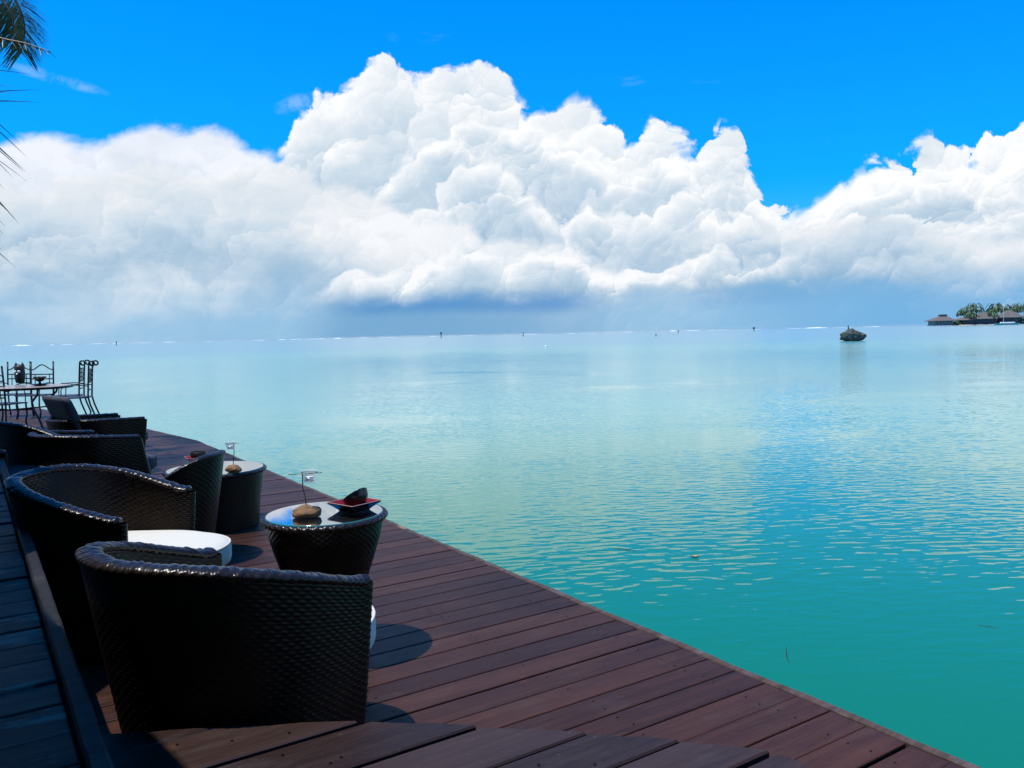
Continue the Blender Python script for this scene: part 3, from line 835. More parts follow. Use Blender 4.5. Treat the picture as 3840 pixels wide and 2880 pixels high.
# ------------------------------------------------------------------ wicker side tables with glass tops
def side_table(label, x, y, R, H, prof, cu=110, cv=35, grp=None):
    t = thing('side_table', label, 'table', (x, y, 0), 0, grp)
    NU, NV = 440, 105
    def rad(v):
        for (v0, r0), (v1, r1) in zip(prof, prof[1:]):
            if v <= v1+1e-9: return R*lerp(r0, r1, (v-v0)/(v1-v0))
        return R
    mb = MB()
    mb.grid(lambda u, v: ((rad(v)+.0045*weave(u, v, cu, cv))*cos(2*pi*u), (rad(v)+.0045*weave(u, v, cu, cv))*sin(2*pi*u), (H-.02)*v), NU, NV, 0, True)
    o = mb.build('body', 'wicker', t); o['kind'] = 'stuff'
    mb = MB()
    def fn(u, v):
        a = 2*pi*v; st = u*88+v*2; ce = math.floor(st); fr = st-ce
        pl = (sin(pi*fr)**.7)*(.5+.5*cos(pi*(v*5+ce)))
        return ((R+(.017+.004*pl)*cos(a))*cos(2*pi*u), (R+(.017+.004*pl)*cos(a))*sin(2*pi*u), H-.018+(.013+.004*pl)*sin(a))
    mb.grid(fn, 700, 14, 0, True); o = mb.build('rim', 'wicker_rim', t); o['kind'] = 'stuff'
    mb = MB(); nx = 150
    def fn(u, v):
        a, b = (u*2-1)*R*.99, (v*2-1)*R*.99; rr = sqrt(a*a+b*b)
        k = min(1, R*.99/max(rr, 1e-6)); w = weave(u, v, 30, 30)
        return (a*k, b*k, H-.017+.004*w)
    mb.grid(fn, nx, nx, 0); o = mb.build('woven_top', 'wicker_weave', t); o['kind'] = 'stuff'
    mb = MB(); r = R*.985
    mb.lathe([(.0001, H+0.0), (r-.003, H+0.0), ], 72, 0, closed=True, smooth=False)
    mb.lathe([(r-.003, H+0.0), (r, H+-0.002), (r, H+-0.007), (r-.002, H+-0.0085)], 72, 1, closed=True)
    mb.build('glass_top', ['table_glass', 'glass_edge'], t)
    return t
TZ1, TZ = .6465, .4505
qa = at(1218, 1922, .646); qb = at(808, 1755, .45)
T1 = side_table('near tall flared wicker side table with a slanted black bowl on its glass top', qa.x, qa.y, .268, .646,
    [(0, .60), (.30, .60), (.45, .635), (.55, .69), (.67, .785), (.77, .86), (.88, .935), (1, .985)], 92, 50)
T2 = side_table('farther low wicker drum table with a round dark bowl on its glass top', qb.x, qb.y, .365, .45,
    [(0, .84), (.5, .90), (.85, .965), (1, .985)], 110, 35)
# ------------------------------------------------------------------ stone candle holders
def stone(rx, ry, rz, seed):
    bm = bmesh.new(); bmesh.ops.create_icosphere(bm, subdivisions=4, radius=1)
    for v in bm.verts:
        c = v.co.copy(); nse = mnoise.fractal(c*1.3+Vector((seed, 0, 0)), 1, 2, 4)*.16
        c *= 1+nse; c.z = c.z if c.z > -.62 else -.62+(c.z+.62)*.15
        v.co = Vector((c.x*rx, c.y*ry, c.z*rz))
    zmin = min(v.co.z for v in bm.verts)
    for v in bm.verts: v.co.z -= zmin
    top = max(v.co.z for v in bm.verts)
    me = bpy.data.meshes.new('stone'); bm.to_mesh(me); bm.free(); me.materials.append(MATS['stone_brown'])
    for p_ in me.polygons: p_.use_smooth = True
    return me, top
def candle_holder(label, loc, rotz, rx, rz, hstem, seed, bar=.065):
    t = thing('candle_holder', label, 'candle holder', loc, rotz, 'stone candle holders')
    me, top = stone(rx, rx*.8, rz, seed); link('stone', me, t)
    mb = MB(); zt = top-.006
    mb.tube([(0, 0, zt), (-.004, 0, zt+hstem*.3), (-.013, 0, zt+hstem*.55), (-.012, 0, zt+hstem*.8), (-.012, 0, zt+hstem)], .0028, 6)
    mb.build('stem', 'wire', t)
    zc = zt+hstem; cx = .020
    mb = MB(); cr = .035
    mb.tube([(cx+cr*cos(2*pi*k/24), -.002+cr*sin(2*pi*k/24), zc) for k in range(25)],   .0016, 6, 0, False)
    mb.tube([(-bar, -.036, zc-.002), (-.012, -.036, zc), (bar*.4, -.036, zc+.001), (bar+.02, -.036, zc+.003)], .0016, 6)
    mb.tube([(-.012, 0, zc), (-.012, -.036, zc)], .002, 6)
    mb.build('ring', 'wire', t)
    mb = MB()
    mb.lathe([(.026, -.045), (.0315, -.028), (.0365, .008), (.038, .010), (.0365, .011), (.034, .008), (.029, -.030), (.024, -.040), (.0001, -.040)], 28, 0, (cx, -.002, zc), True)
    mb.lathe([(.0001, -.046), (.025, -.046), (.026, -.045)], 28, 0, (cx, -.002, zc), True)
    mb.build('glass_cup', 'cup_glass', t)
    mb = MB(); mb.lathe([(.0001, -.039), (.018, -.039), (.0185, -.022), (.0001, -.022)], 20, 0, (cx, -.002, zc), True); cn = mb.build('tealight', 'metal_cup', t)
    mb = MB(); mb.lathe([(.0001, -.0215), (.017, -.0215), (.0168, -.0185), (.0001, -.0185)], 20, 0, (cx, -.002, zc), True); mb.tube([(cx, -.002, zc-.019), (cx+.001, -.002, zc-.012)], .0008, 5); mb.build('wax', 'wax', cn)
    return t
q = at(1150, 1938, TZ1)
candle_holder('stone candle holder with a bent wire stem on the near side table', (q.x, q.y, TZ1), -HEAD, .065, .031, .152, 1.2)
q = at(876, 1772, TZ)
candle_holder('stone candle holder with a wire stem on the farther side table', (q.x, q.y, TZ), -HEAD+radians(160), .060, .035, .165, 4.7, .03)
# ------------------------------------------------------------------ plates and bowls
def square_plate(name, label, loc, rotz, s, group='red lined plates on the side tables'):
    t = thing(name, label, 'plate', loc, rotz, group)
    def ringq(h, z): return [(h, h, z), (-h, h, z), (-h, -h, z), (h, -h, z)]
    mb = MB(); hs = [(.55, .0), (.60, .006), (.80, .022), (1.0, .036)]
    def loft(L, mi):
        vs = sum([ringq(s*a, z) for a, z in L], []); fs = []
        for j in range(len(L)-1):
            for i in range(4): fs.append((j*4+i, j*4+(i+1) % 4, j*4+4+(i+1) % 4, j*4+4+i))
        return vs, fs
    vs, fs = loft(hs, 0); fs.append((3, 2, 1, 0)); mb.add(vs, fs)
    mb.build('dish', 'glaze_black', t)
    mb = MB(); vs, fs = loft([(1.0, .0402), (.975, .0425), (.955, .0400)], 0); mb.add(vs, fs); mb.build('lip', 'glaze_rim', t)
    mb = MB(); vs, fs = loft([(.955, .0398), (.76, .0215), (.55, .0085)], 0); fs.append((8, 9, 10, 11)); mb.add(vs, fs); mb.build('lining', 'glaze_red', t)
    return t
q = at(1329, 1912, TZ1)
square_plate('square_plate', 'square red lined plate with pointed corners on the near side table', (q.x, q.y, TZ1), -HEAD+radians(52), .090)
def slanted_bowl(label, loc, rotz):
    t = thing('slanted_bowl', label, 'bowl', loc, rotz)
    NU = 48
    def prof(u, v, inn):
        a = 2*pi*u; top = .064+.044*cos(a)                      # taller on local +x
        z = top*v; r = (.040+.026*sin(min(1, z/.075)*pi*.5))*(.93 if inn else 1)
        r *= 1-.10*max(0, z-.075)/.033
        return (r*cos(a), r*sin(a)*.9, z if not inn else max(.006, z))
    mb = MB(); mb.grid(lambda u, v: prof(u, v, False), NU, 14, 0, True)
    mb.f.append(tuple(reversed(range(NU)))); mb.m.append(0); mb.sm.append(False); mb.build('wall', 'glaze_black', t)
    mb = MB(); mb.grid(lambda u, v: prof(u, 1-v, True), NU, 14, 0, True); k = 14*NU
    mb.f.append(tuple(k+i for i in range(NU))); mb.m.append(0); mb.sm.append(False); mb.build('inside', 'glaze_black', t)
    mb = MB(); pts = [Vector(prof(i/NU, 1, False)).lerp(Vector(prof(i/NU, 1, True)), .5) for i in range(NU+1)]
    mb.tube(pts, .0028, 6, 0, False); mb.build('lip', 'glaze_black', t)
    return t
slanted_bowl('black bowl with a steeply slanted rim standing on the square plate', (q.x+.004, q.y, TZ1+.0072), -HEAD-radians(38)).scale = (.98, .98, .92)
q2 = at(746, 1731, TZ)
square_plate('square_plate', 'square red lined plate half hidden under the round dark bowl', (q2.x-.01, q2.y, TZ), -HEAD+radians(30), .092)
def round_bowl(name, label, loc, r, mat='coconut', group=None, foot=False):
    t = thing(name, label, 'bowl', loc, .4, group)
    mb = MB()
    P = [(.45, 0), (.75, .22), (.95, .55), (1.0, .85), (.94, 1.1)] if not foot else [(.22, .45), (.5, .55), (.85, .85), (1.0, 1.2)]
    L = [(a*r, b*r) for a, b in P]
    L2 = [(max(.001, a-.06)*r, b*r+(.05*r if i == 0 else 0)) for i, (a, b) in reversed(list(enumerate(P)))]
    mb.lathe(([(.0001, L[0][1])] if not foot else [])+L, 36, 0, closed=True); mb.build('wall', mat, t)
    mb = MB(); mb.lathe([(L[-1][0], L[-1][1]), (L[-1][0]-.02*r, L[-1][1]+.03*r)]+L2+[(.0001, L2[-1][1])], 36, 0, closed=True); mb.build('inside', mat, t)
    if foot:
        mb = MB(); mb.lathe([(.0001, 0), (.5*r, 0), (.48*r, .06*r), (.2*r, .16*r), (.17*r, .36*r), (.24*r, .47*r)], 28, 0, closed=True); mb.build('foot', mat, t)
    return t
round_bowl('round_bowl', 'round dark coconut bowl on a red plate on the farther side table', (q2.x, q2.y, TZ+.0085), .066)
# ------------------------------------------------------------------ iron dining set far along the deck
def iron_chair(label, loc, rotz, kind='arch'):
    """local +x is the way the sitter looks; the back stands at -x"""
    t = thing('iron_chair', label, 'chair', loc, rotz, 'wrought iron chairs round the dining table')
    w = .235; r = .0155
    for s in (-1, 1):
        mb = MB()
        if kind == 'arch':
            mb.tube([(-.27, s*w, 0), (-.235, s*w, .22), (-.225, s*w, .45), (-.24, s*w, .8), (-.26, s*w, 1.06)], r, 8)
            mb.lathe([(.0001, -.02), (.014, -.012), (.019, .004), (.012, .02), (.0001, .026)], 10, 0, (-.26, s*w, 1.075), True)
        else:
            pts = [(-.30, s*w, 0), (-.33, s*w, .10), (-.26, s*w, .30), (-.225, s*w, .45), (-.245, s*w, .80), (-.265, s*w, 1.06)]
            for k in range(1, 15):     # scroll rolling backwards at the top of the post
                a = pi*.5-2*pi*k/13; rr = .055-.0022*k
                pts.append((-.265-.052+.055*cos(pi*.5-a)-0.0 if False else -.315+rr*cos(a-pi*.5), s*w, 1.06+rr*sin(a-pi*.5)*-1.0 if False else 1.06+rr*sin(-(a-pi*.5))))
            mb.tube(pts, r, 8)
        mb.build('back_post', 'iron', t)
        mb = MB(); mb.tube([(.22, s*w, .45), (.235, s*w, .25), (.20, s*w, .12), (.24, s*w, 0)], r, 8); mb.build('leg', 'iron', t)
        mb = MB(); mb.tube([(-.23, s*(w+.005), .66), (-.05, s*(w+.02), .68), (.17, s*(w+.02), .67), (.21, s*(w+.01), .60), (.215, s*w, .46)], .009, 8); mb.build('armrest', 'iron', t)
    mb = MB()
    mb.box(-.24, .25, -.25, .25, .435, .455, 0, .006); mb.build('seat', 'iron', t)
    def rail(z, name='rail', rad=.0115):
        x = -.225-.02*max(0, (z-.45)/.35)
        mb = MB(); mb.tube([(x, -w, z), (x, w, z)], rad, 8); mb.build(name, 'iron', t)
    if kind == 'arch':
        mb = MB(); pts = []
        for i in range(17):
            u = i/16*2-1; pts.append((-.25, u*w, .93+.10*(.5+.5*cos(pi*u))**1.2)); 
        mb.tube(pts, .012, 8); mb.build('arched_rail', 'iron', t)
        rail(.84); rail(.56); rail(.75)
        for yy in (-.15, .15):
            mb = MB(); mb.tube([(-.226, yy, .56), (-.247, yy, .84)], .009, 6); mb.build('spindle', 'iron', t)
    else:
        for z in (.58, .72, .80, .88, .96): rail(z)
        for yy in (-.12, 0, .12):
            mb = MB(); mb.tube([(-.238, yy, .72), (-.252, yy, .96)], .008, 6); mb.build('spindle', 'iron', t)
    return t
def gp(x, y): q = at(x, y, 0); return (q.x, q.y, 0)
tc = at(30, 1452, .74)
t = thing('dining_table', 'iron dining table with a pale tiled oval top at far left', 'table', (tc.x, tc.y, 0), -HEAD+radians(8))
mb = MB(); n = 64; A, B = .98, .62
O = [(A*math.copysign(abs(cos(2*pi*k/n))**.75, cos(2*pi*k/n)), B*math.copysign(abs(sin(2*pi*k/n))**.75, sin(2*pi*k/n))) for k in range(n)]
def slab(O, z0, z1, sc0, sc1, mb):
    n = len(O); vs = [(a*sc0, b*sc0, z0) for a, b in O]+[(a*sc1, b*sc1, z1) for a, b in O]
    mb.add(vs, [(i, (i+1) % n, n+(i+1) % n, n+i) for i in range(n)]+[tuple(n+i for i in range(n)), tuple(reversed(range(n)))])
slab(O, .705, .742, .985, 1.0, mb); mb.build('tabletop_frame', 'iron', t)
plain('table_tile', (.30, .24, .20), .25, 0, .3, 9)
mb = MB(); slab(O, .7425, .747, .955, .95, mb); mb.build('tabletop', 'table_tile', t)
for sx in (-1, 1):
    for sy in (-1, 1):
        mb = MB(); mb.tube([(sx*.62, sy*.40, .705), (sx*.60, sy*.38, .62), (sx*.48, sy*.30, .50), (sx*.50, sy*.30, .38), (sx*.64, sy*.40, .16), (sx*.70, sy*.44, 0)], .018, 8); mb.build('leg', 'iron', t)
mb = MB(); mb.tube([(-.5, -.3, .38), (0, 0, .36), (.5, .3, .38)], .012, 8); mb.tube([(-.5, .3, .38), (0, 0, .361), (.5, -.3, .38)], .012, 8); mb.build('stretcher', 'iron', t)
def chair_at(label, x, y, deg, kind='arch'):
    q = at(x, y, 0); return iron_chair(label, (q.x, q.y, 0), -HEAD+radians(deg), kind)
# headings are measured in the camera's ground frame: 0 looks right, 90 looks away
chair_at('iron chair with an arched back behind the dining table, beside the footed bowl', 137, 1566, -95)
chair_at('iron chair with an arched back behind the owl figurine, at the left edge', 52, 1562, -92)
chair_at('iron chair drawn up on the near side of the dining table', 20, 1612, 80)
chair_at('iron chair with scrolled tops standing nearest the water', 292, 1580, 199, 'scroll')
chair_at('iron chair with scrolled tops just behind the one nearest the water', 262, 1570, 197, 'scroll')
TT = .7475
# owl figurine
q = at(76, 1436, TT)
t = thing('owl_figurine', 'dark carved owl figurine with pointed ears and pale eyes on the dining table', 'figurine', (q.x, q.y, TT), -HEAD-pi/2)
mb = MB(); mb.lathe([(.0001, 0), (.062, 0), (.075, .03), (.088, .10), (.09, .17), (.084, .235), (.088, .27), (.08, .31), (.05, .325), (.0001, .328)], 28, 0, closed=True); mb.build('body', 'coconut', t)
for s in (-1, 1):
    mb = MB(); mb.lathe([(.038, 0), (.026, .035), (.0001, .085)], 10, 0, (0, s*.058, .295), True); mb.build('ear', 'coconut', t)
    mb = MB(); mb.lathe([(.0001, .0), (.028, .0), (.024, .006), (.0001, .009)], 16); o = mb.build('eye', 'wax', t, (.083, s*.034, .205)); o.rotation_euler = (0, pi/2, s*.35)
mb = MB(); mb.lathe([(.018, 0), (.0001, .03)], 8); o = mb.build('beak', 'wax', t, (.085, 0, .165)); o.rotation_euler = (0, radians(110), 0)
# footed bowl on a saucer
q = at(150, 1446, TT)
round_bowl('footed_bowl', 'dark footed bowl standing on a saucer on the dining table', (q.x, q.y, TT+.022), .105, 'glaze_black', None, True)
t = thing('saucer', 'wide dark saucer under the footed bowl on the dining table', 'saucer', (q.x, q.y, TT))
mb = MB(); mb.lathe([(.0001, 0), (.07, 0), (.085, .006), (.145, .026), (.148, .030)], 36, 0, closed=True); mb.build('underside', 'glaze_black', t)
mb = MB(); mb.lathe([(.148, .0302), (.142, .0305), (.085, .012), (.07, .0075), (.0001, .0075)], 36, 0, closed=True); mb.build('upper_face', 'glaze_black', t)
# ------------------------------------------------------------------ palms
m, t, p = newmat('palm_leaf')
r = obj_rand(t); n = noise_tex(t, world_pos(t), 3.0, 4, .6)
t.links.new(mixc(t, n.ss(.3, .7), (.025, .045, .012), (.085, .105, .022)).s, p.inputs['Base Color']); p.inputs['Roughness'].default_value = .38
m, t, p = newmat('palm_leaf_far')
n = noise_tex(t, world_pos(t), .35, 4, .6)
t.links.new(mixc(t, n.ss(.3, .7), (.008, .045, .010), (.050, .115, .016)).s, p.inputs['Base Color']); p.inputs['Roughness'].default_value = .5
plain('palm_stalk', (.055, .024, .018), .5, 0, .25, 10)
plain('palm_trunk', (.15, .11, .08), .9, 0, .3, 6)
def leaflet(mb, a, b, w, sag, mi=0, seg=5):
    a, b = Vector(a), Vector(b); d = b-a; L = d.length
    side = d.cross(Vector((0, 0, 1)))
    side = side.normalized() if side.length > 1e-6 else Vector((1, 0, 0))
    upv = side.cross(d).normalized()
    vs = []
    for i in range(seg+1):
        u = i/seg; c = a+d*u+Vector((0, 0, -sag*L*(u*u-u*.35)))
        ww = w*(min(1, u*5+.25))*(1-u**2.2)+.0006*L
        vs += [c-side*ww, c+upv*ww*.35, c+side*ww]
    fs = []
    for i in range(seg):
        for k in range(2): fs.append((i*3+k, i*3+k+1, i*3+4+k, i*3+3+k))
    mb.add(vs, fs, mi, True)
def spline(P, n):
    P = [Vector(p) for p in P]; out = []
    Q = [P[0]*2-P[1]]+P+[P[-1]*2-P[-2]]
    for i in range(len(P)-1):
        for k in range(n):
            u = k/n; p0, p1, p2, p3 = Q[i:i+4]
            out.append(.5*((2*p1)+(p2-p0)*u+(2*p0-5*p1+4*p2-p3)*u*u+(3*p1-p0-3*p2+p3)*u**3))
    out.append(P[-1]); return out
def frond(parent, path, rnd, llen=.5, wid=.014, dens=34, r0=.022, mat='palm_leaf', droop=.35, seg=5, f0=.18, sv=None, ahead=.7):
    pts = spline(path, 8); n = len(pts)
    mb = MB(); mb.tube(pts, [lerp(r0, r0*.18, i/(n-1)) for i in range(n)], 6)
    st = mb.build('frond_stalk', 'palm_stalk', parent)
    mb = MB()
    for k in range(dens):
        u = lerp(f0, 1, (k+.5)/dens); x = u*(n-1); i = min(n-2, int(x)); c = pts[i].lerp(pts[i+1], x-i)
        tdir = (pts[i+1]-pts[i]).normalized(); side = tdir.cross(Vector((0, 0, 1)))
        side = side.normalized() if side.length > .05 else Vector((1, 0, 0))
        if sv is not None: side = (sv-tdir*sv.dot(tdir)*.5).normalized()
        L = llen*(1-.55*abs(u-.45)**1.2*1.6)*rnd.uniform(.85, 1.12)
        for s in (-1, 1):
            d = (tdir*rnd.uniform(ahead-.15, ahead+.15)+side*s*rnd.uniform(.6, .9)+Vector((0, 0, -droop*rnd.uniform(.5, 1.4)))).normalized()
            leaflet(mb, c, c+d*L, wid, .25, 0, seg)
    o = mb.build('frond', mat, parent); o['kind'] = 'stuff'
    return o
rnd = random.Random(21)
# near palm at the left: its crown hangs into the picture
DP = 7.3
crown = atd(-946, -330, DP)
pt = thing('palm_tree', 'near palm whose drooping fronds hang in at the top left corner', 'palm tree', (crown.x-.5, crown.y+.1, 0))
pt_w = Vector(pt.location)
class _L: pass
def loc_(v): return Vector(v)-pt_w
mb = MB(); tr = spline([(0, 0, .3), (.15, 0, 2.0), (.35, -.05, 3.8), tuple(loc_(crown))], 6)
mb.tube(tr, [lerp(.19, .11, i/(len(tr)-1))*(1+.07*(i % 2)) for i in range(len(tr))], 12); mb.build('trunk', 'palm_trunk', pt)
C0 = crown
frond(pt, [loc_(C0), loc_(atd(-640, -520, 7.2)), loc_(atd(-300, -400, 7.1)), loc_(atd(-90, -190, 7.0)), loc_(atd(45, -20, 7.0)), loc_(atd(92, 95, 7.0)), loc_(atd(80, 200, 7.0))], rnd, .36, .0095, 170, .022, droop=.30, sv=Vector(rt0), ahead=.5)
frond(pt, [loc_(C0), loc_(atd(-660, -500, 6.9)), loc_(atd(-330, -350, 6.8)), loc_(atd(-130, -150, 6.8)), loc_(atd(5, 0, 6.8)), loc_(atd(48, 70, 6.8)), loc_(atd(40, 150, 6.8))], rnd, .34, .0075, 120, .022, droop=.30, sv=Vector(rt0), ahead=.5)
frond(pt, [loc_(C0), loc_(atd(-500, -60, 6.9)), loc_(atd(-150, 90, 6.7)), loc_(atd(0, 143, 6.6)), loc_(atd(95, 163, 6.6)), loc_(atd(190, 195, 6.6))], rnd, .16, .006, 14, .020, droop=.5)
# the frond along the left edge, leaflet by leaflet
rp = [C0, atd(-620, 60, 7.4), atd(-330, 230, 7.3), atd(-190, 430, 7.2), atd(-150, 700, 7.2), atd(-140, 980, 7.2)]
rs = spline([loc_(q) for q in rp], 8); mb = MB(); mb.tube(rs, [lerp(.02, .005, i/(len(rs)-1)) for i in range(len(rs))], 6); mb.build('frond_stalk', 'palm_stalk', pt)
mb = MB()
for (x0, y0, x1, y1, w) in [(-230,330,60,303,6),(-230,350,62,330,5),(-230,375,165,308,7),(-220,395,150,357,9),(-190,425,30,420,5),
    (-260,190,100,250,7),(-260,260,128,252,8),(-250,150,22,198,5),
    (-180,330,75,513,7),(-170,360,102,566,7),(-175,420,98,622,9),(-170,440,92,624,6),(-165,500,98,656,5),(-165,470,48,645,5),(-160,540,16,692,5),
    (-160,600,72,818,7),(-158,630,46,790,5),(-155,680,20,832,5),(-150,720,12,862,5),(-150,780,9,926,5),(-150,840,60,985,5)]:
    leaflet(mb, loc_(atd(x0, y0, 7.2)), loc_(atd(x1, y1, 7.05)), w*.0026, .10, 0, 6)
for k in range(34):
    u = .25+.75*k/34; x = u*(len(rs)-1); i = min(len(rs)-2, int(x)); c = rs[i]; tdir = (rs[i+1]-rs[i]).normalized()
    d = (tdir*.6-Vector(rt0)*.8+Vector((0, 0, -.2))).normalized(); leaflet(mb, c, c+d*rnd.uniform(.4, .6), .011, .2)
mb.build('frond', 'palm_leaf', pt)['kind'] = 'stuff'
for k in range(11):
    a = radians(70+k*27+rnd.uniform(-8, 8)); h = rnd.uniform(.2, .9); L = rnd.uniform(2.0, 2.6)
    if cos(a-radians(-25)) > .55: continue
    e = Vector((cos(a), sin(a), 0))
    c = loc_(C0); frond(pt, [c, c+e*L*.35+Vector((0, 0, h*.7)), c+e*L*.7+Vector((0, 0, h*.5)), c+e*L+Vector((0, 0, -.5))], rnd, .5, .013, 30)
# tall palm farther along, whose crown shades the far deck
p2 = thing('palm_tree', 'tall palm on the left whose shadow lies across the far deck', 'palm tree', (-2.0, 13.0, 0))
top = Vector((1.65, -.5, 8.8)); mb = MB(); tr = spline([(0, 0, 0), (.3, -.1, 3), (.9, -.3, 6), tuple(top)], 8)
mb.tube(tr, [lerp(.2, .11, i/(len(tr)-1))*(1+.06*(i % 2)) for i in range(len(tr))], 10); mb.build('trunk', 'palm_trunk', p2)
for k in range(13):
    a = 2*pi*k/13+rnd.uniform(-.15, .15); e = Vector((cos(a), sin(a), 0)); L = rnd.uniform(1.8, 2.4); h = rnd.uniform(.2, 1.0)
    frond(p2, [top, top+e*L*.4+Vector((0, 0, h)), top+e*L*.75+Vector((0, 0, h*.6)), top+e*L+Vector((0, 0, -.5))], rnd, .55, .022, 26)

# ------------------------------------------------------------------ far island with bungalows
plain('thatch_far', (.125, .11, .10), .95, 0, .3, .4)
plain('hut_wall', (.16, .19, .20), .8, 0, .3, .3)
plain('hut_dark', (.035, .045, .07), .8, 0, .4, .4)
plain('hut_window', (.03, .05, .08), .2)
plain('sand', (.42, .34, .25), .9, 0, .3, .1)
plain('bush', (.030, .075, .025), .8, 0, .5, .5)
plain('boat_white', (.8, .82, .82), .4)
plain('boat_teal', (.06, .34, .32), .4)
plain('coral_rock', (.085, .09, .08), .95, 0, .85, 1.6)
DI = 900.0; S = DI/FPX
def hz(x):      # horizon row at a column
    lo, hi = 1000.0, 1500.0
    for _ in range(40):
        mid = (lo+hi)/2
        if ray(x, mid).z > 0: lo = mid
        else: hi = mid
    return lo
def far(x, dd=DI):
    d = ray(x, hz(x)); d = Vector((d.x, d.y, 0)).normalized(); q = d*(dd/d.dot(Vector((sin(HEAD), cos(HEAD), 0)))); return Vector((q.x, q.y, WZ))
def hut(label, x0, x1, ytop, yeave, ybase=1213, ridge=None, lean=None, flare=True):
    xc = (x0+x1)/2; b = far(xc); w = (x1-x0)*S; zt = (1217-ytop)*S; ze = (1217-yeave)*S; zb = (1217-ybase)*S
    t = thing('bungalow', label, 'bungalow', b, -HEAD, 'thatched bungalows on the far shore')
    dp = w*.36; wi = w*.40
    mb = MB(); mb.box(-wi, wi, -dp*.8, dp*.8, zb, ze+.3); mb.build('wall', 'hut_wall' if flare else 'hut_dark', t)
    for k in range(-2, 3):
        mb = MB(); mb.box(k*wi*.38-.55*S*3, k*wi*.38+.55*S*3, -dp*.8-.12, -dp*.8-.03, zb+(ze-zb)*.3, zb+(ze-zb)*.85); mb.build('window', 'hut_window', t)
    for k in range(6):
        mb = MB(); xx = -wi+2*wi*k/5; mb.tube([(xx, -dp*.7, -1.5), (xx, -dp*.7, zb)], .3, 6); mb.build('stilt', 'hut_dark', t)
    mb = MB(); mb.box(-wi*1.05, wi*1.05, -dp, dp, zb-.5, zb); mb.build('platform', 'hut_dark', t)
    rx0, rx1 = ridge or (-.22, .22); mb = MB()
    zk = lerp(ze, zt, .72) if flare else zt
    vs = [(-w/2, -dp*1.15, ze), (w/2, -dp*1.15, ze), (w/2, dp*1.15, ze), (-w/2, dp*1.15, ze),
          (rx0*w, -dp*.12, zk), (rx1*w, -dp*.12, zk), (rx1*w, dp*.12, zk), (rx0*w, dp*.12, zk),
          (-w/2, -dp*1.15, ze-.5), (w/2, -dp*1.15, ze-.5), (w/2, dp*1.15, ze-.5), (-w/2, dp*1.15, ze-.5)]
    mb.add(vs, [(0, 1, 5, 4), (1, 2, 6, 5), (2, 3, 7, 6), (3, 0, 4, 7), (4, 5, 6, 7), (8, 9, 1, 0), (9, 10, 2, 1), (10, 11, 3, 2), (11, 8, 0, 3), (11, 10, 9, 8)])
    rf = mb.build('roof', 'thatch_far', t)
    if flare:
        mb = MB(); a0, a1 = rx0*w*.92, rx1*w*.92; c0, c1 = rx0*w*.98, rx1*w*.98
        mb.add([(a0, -dp*.16, zk-.4), (a1, -dp*.16, zk-.4), (a1, dp*.16, zk-.4), (a0, dp*.16, zk-.4), (c0, -dp*.22, zt), (c1, -dp*.22, zt), (c1, dp*.22, zt), (c0, dp*.22, zt)],
               [(0, 1, 5, 4), (1, 2, 6, 5), (2, 3, 7, 6), (3, 0, 4, 7), (4, 5, 6, 7)]); mb.build('ridge_cap', 'thatch_far', rf)
    return t
hut('lone bungalow on stilts over the water, left of the palms', 3484, 3570, 1174, 1197, 1213, (-.08, .26))
hut('long low bungalow with a dark front below the first clump of palms', 3588, 3668, 1186, 1196, 1214, (-.3, .3), None, False)
hut('bungalow with a tall hipped roof between the two clumps of palms', 3636, 3722, 1169, 1193, 1213, (.05, .25), None, False)
hut('bungalow with a hipped roof behind the moored boat', 3732, 3824, 1166, 1190, 1213, (-.05, .15), None, False)
mb = MB(); K = 40; vs = []; fs = []
for i in range(K+1):
    x = lerp(3562, 3990, i/K); q = far(x, DI-12); q2 = far(x, DI+60); h = (1.0+1.6*abs(mnoise.noise((x*.02, 0, 0))))*min(1, i/4)
    vs += [(q.x, q.y, WZ-.5), (q.x*1.004, q.y*1.004, WZ+h), (q2.x, q2.y, WZ+h*1.3), (q2.x*1.01, q2.y*1.01, WZ-.5)]
for i in range(K):
    for k in range(3): fs.append((i*4+k, i*4+4+k, i*4+5+k, i*4+1+k))
mb.add(vs, fs); tag(mb.build('island', 'sand'), 'low sandy islet', kind='structure')
def blob(mb, c, rx, ry, rz, seed, n=110, leaf=.9):
    rr = random.Random(seed)
    for k in range(n):
        a = rr.uniform(0, 2*pi); ct = rr.uniform(-.2, 1); st_ = sqrt(max(0, 1-ct*ct)); r_ = rr.uniform(.6, 1.05)
        p_ = Vector((c[0]+rx*st_*cos(a)*r_, c[1]+ry*st_*sin(a)*r_, c[2]+rz*ct*r_))
        u = Vector((rr.uniform(-1, 1), rr.uniform(-1, 1), rr.uniform(-1, 1))).normalized()*leaf; w = u.orthogonal().normalized()*leaf*.7
        mb.add([p_-u-w, p_+u-w, p_+u+w, p_-u+w], [(0, 1, 2, 3)])
for x, wpx, hpx, lb in [(3588, 20, 14, 'round dark green bush at the tip of the islet'), (3830, 24, 26, 'tall reddish green bush at the right edge of the islet')]:
    q = far(x, DI-4); t = thing('bush', lb, 'bush', q, 0, 'bushes on the far shore')
    mb = MB(); blob(mb, (0, 0, 2.0), wpx*S, 5, hpx*S*.7, x, 160, 1.0); mb.build('foliage', 'bush', t)['kind'] = 'stuff'
    mb = MB(); mb.tube([(0, 0, 0), (.1, 0, 2.4)], .3, 6); mb.build('stem', 'palm_trunk', t)
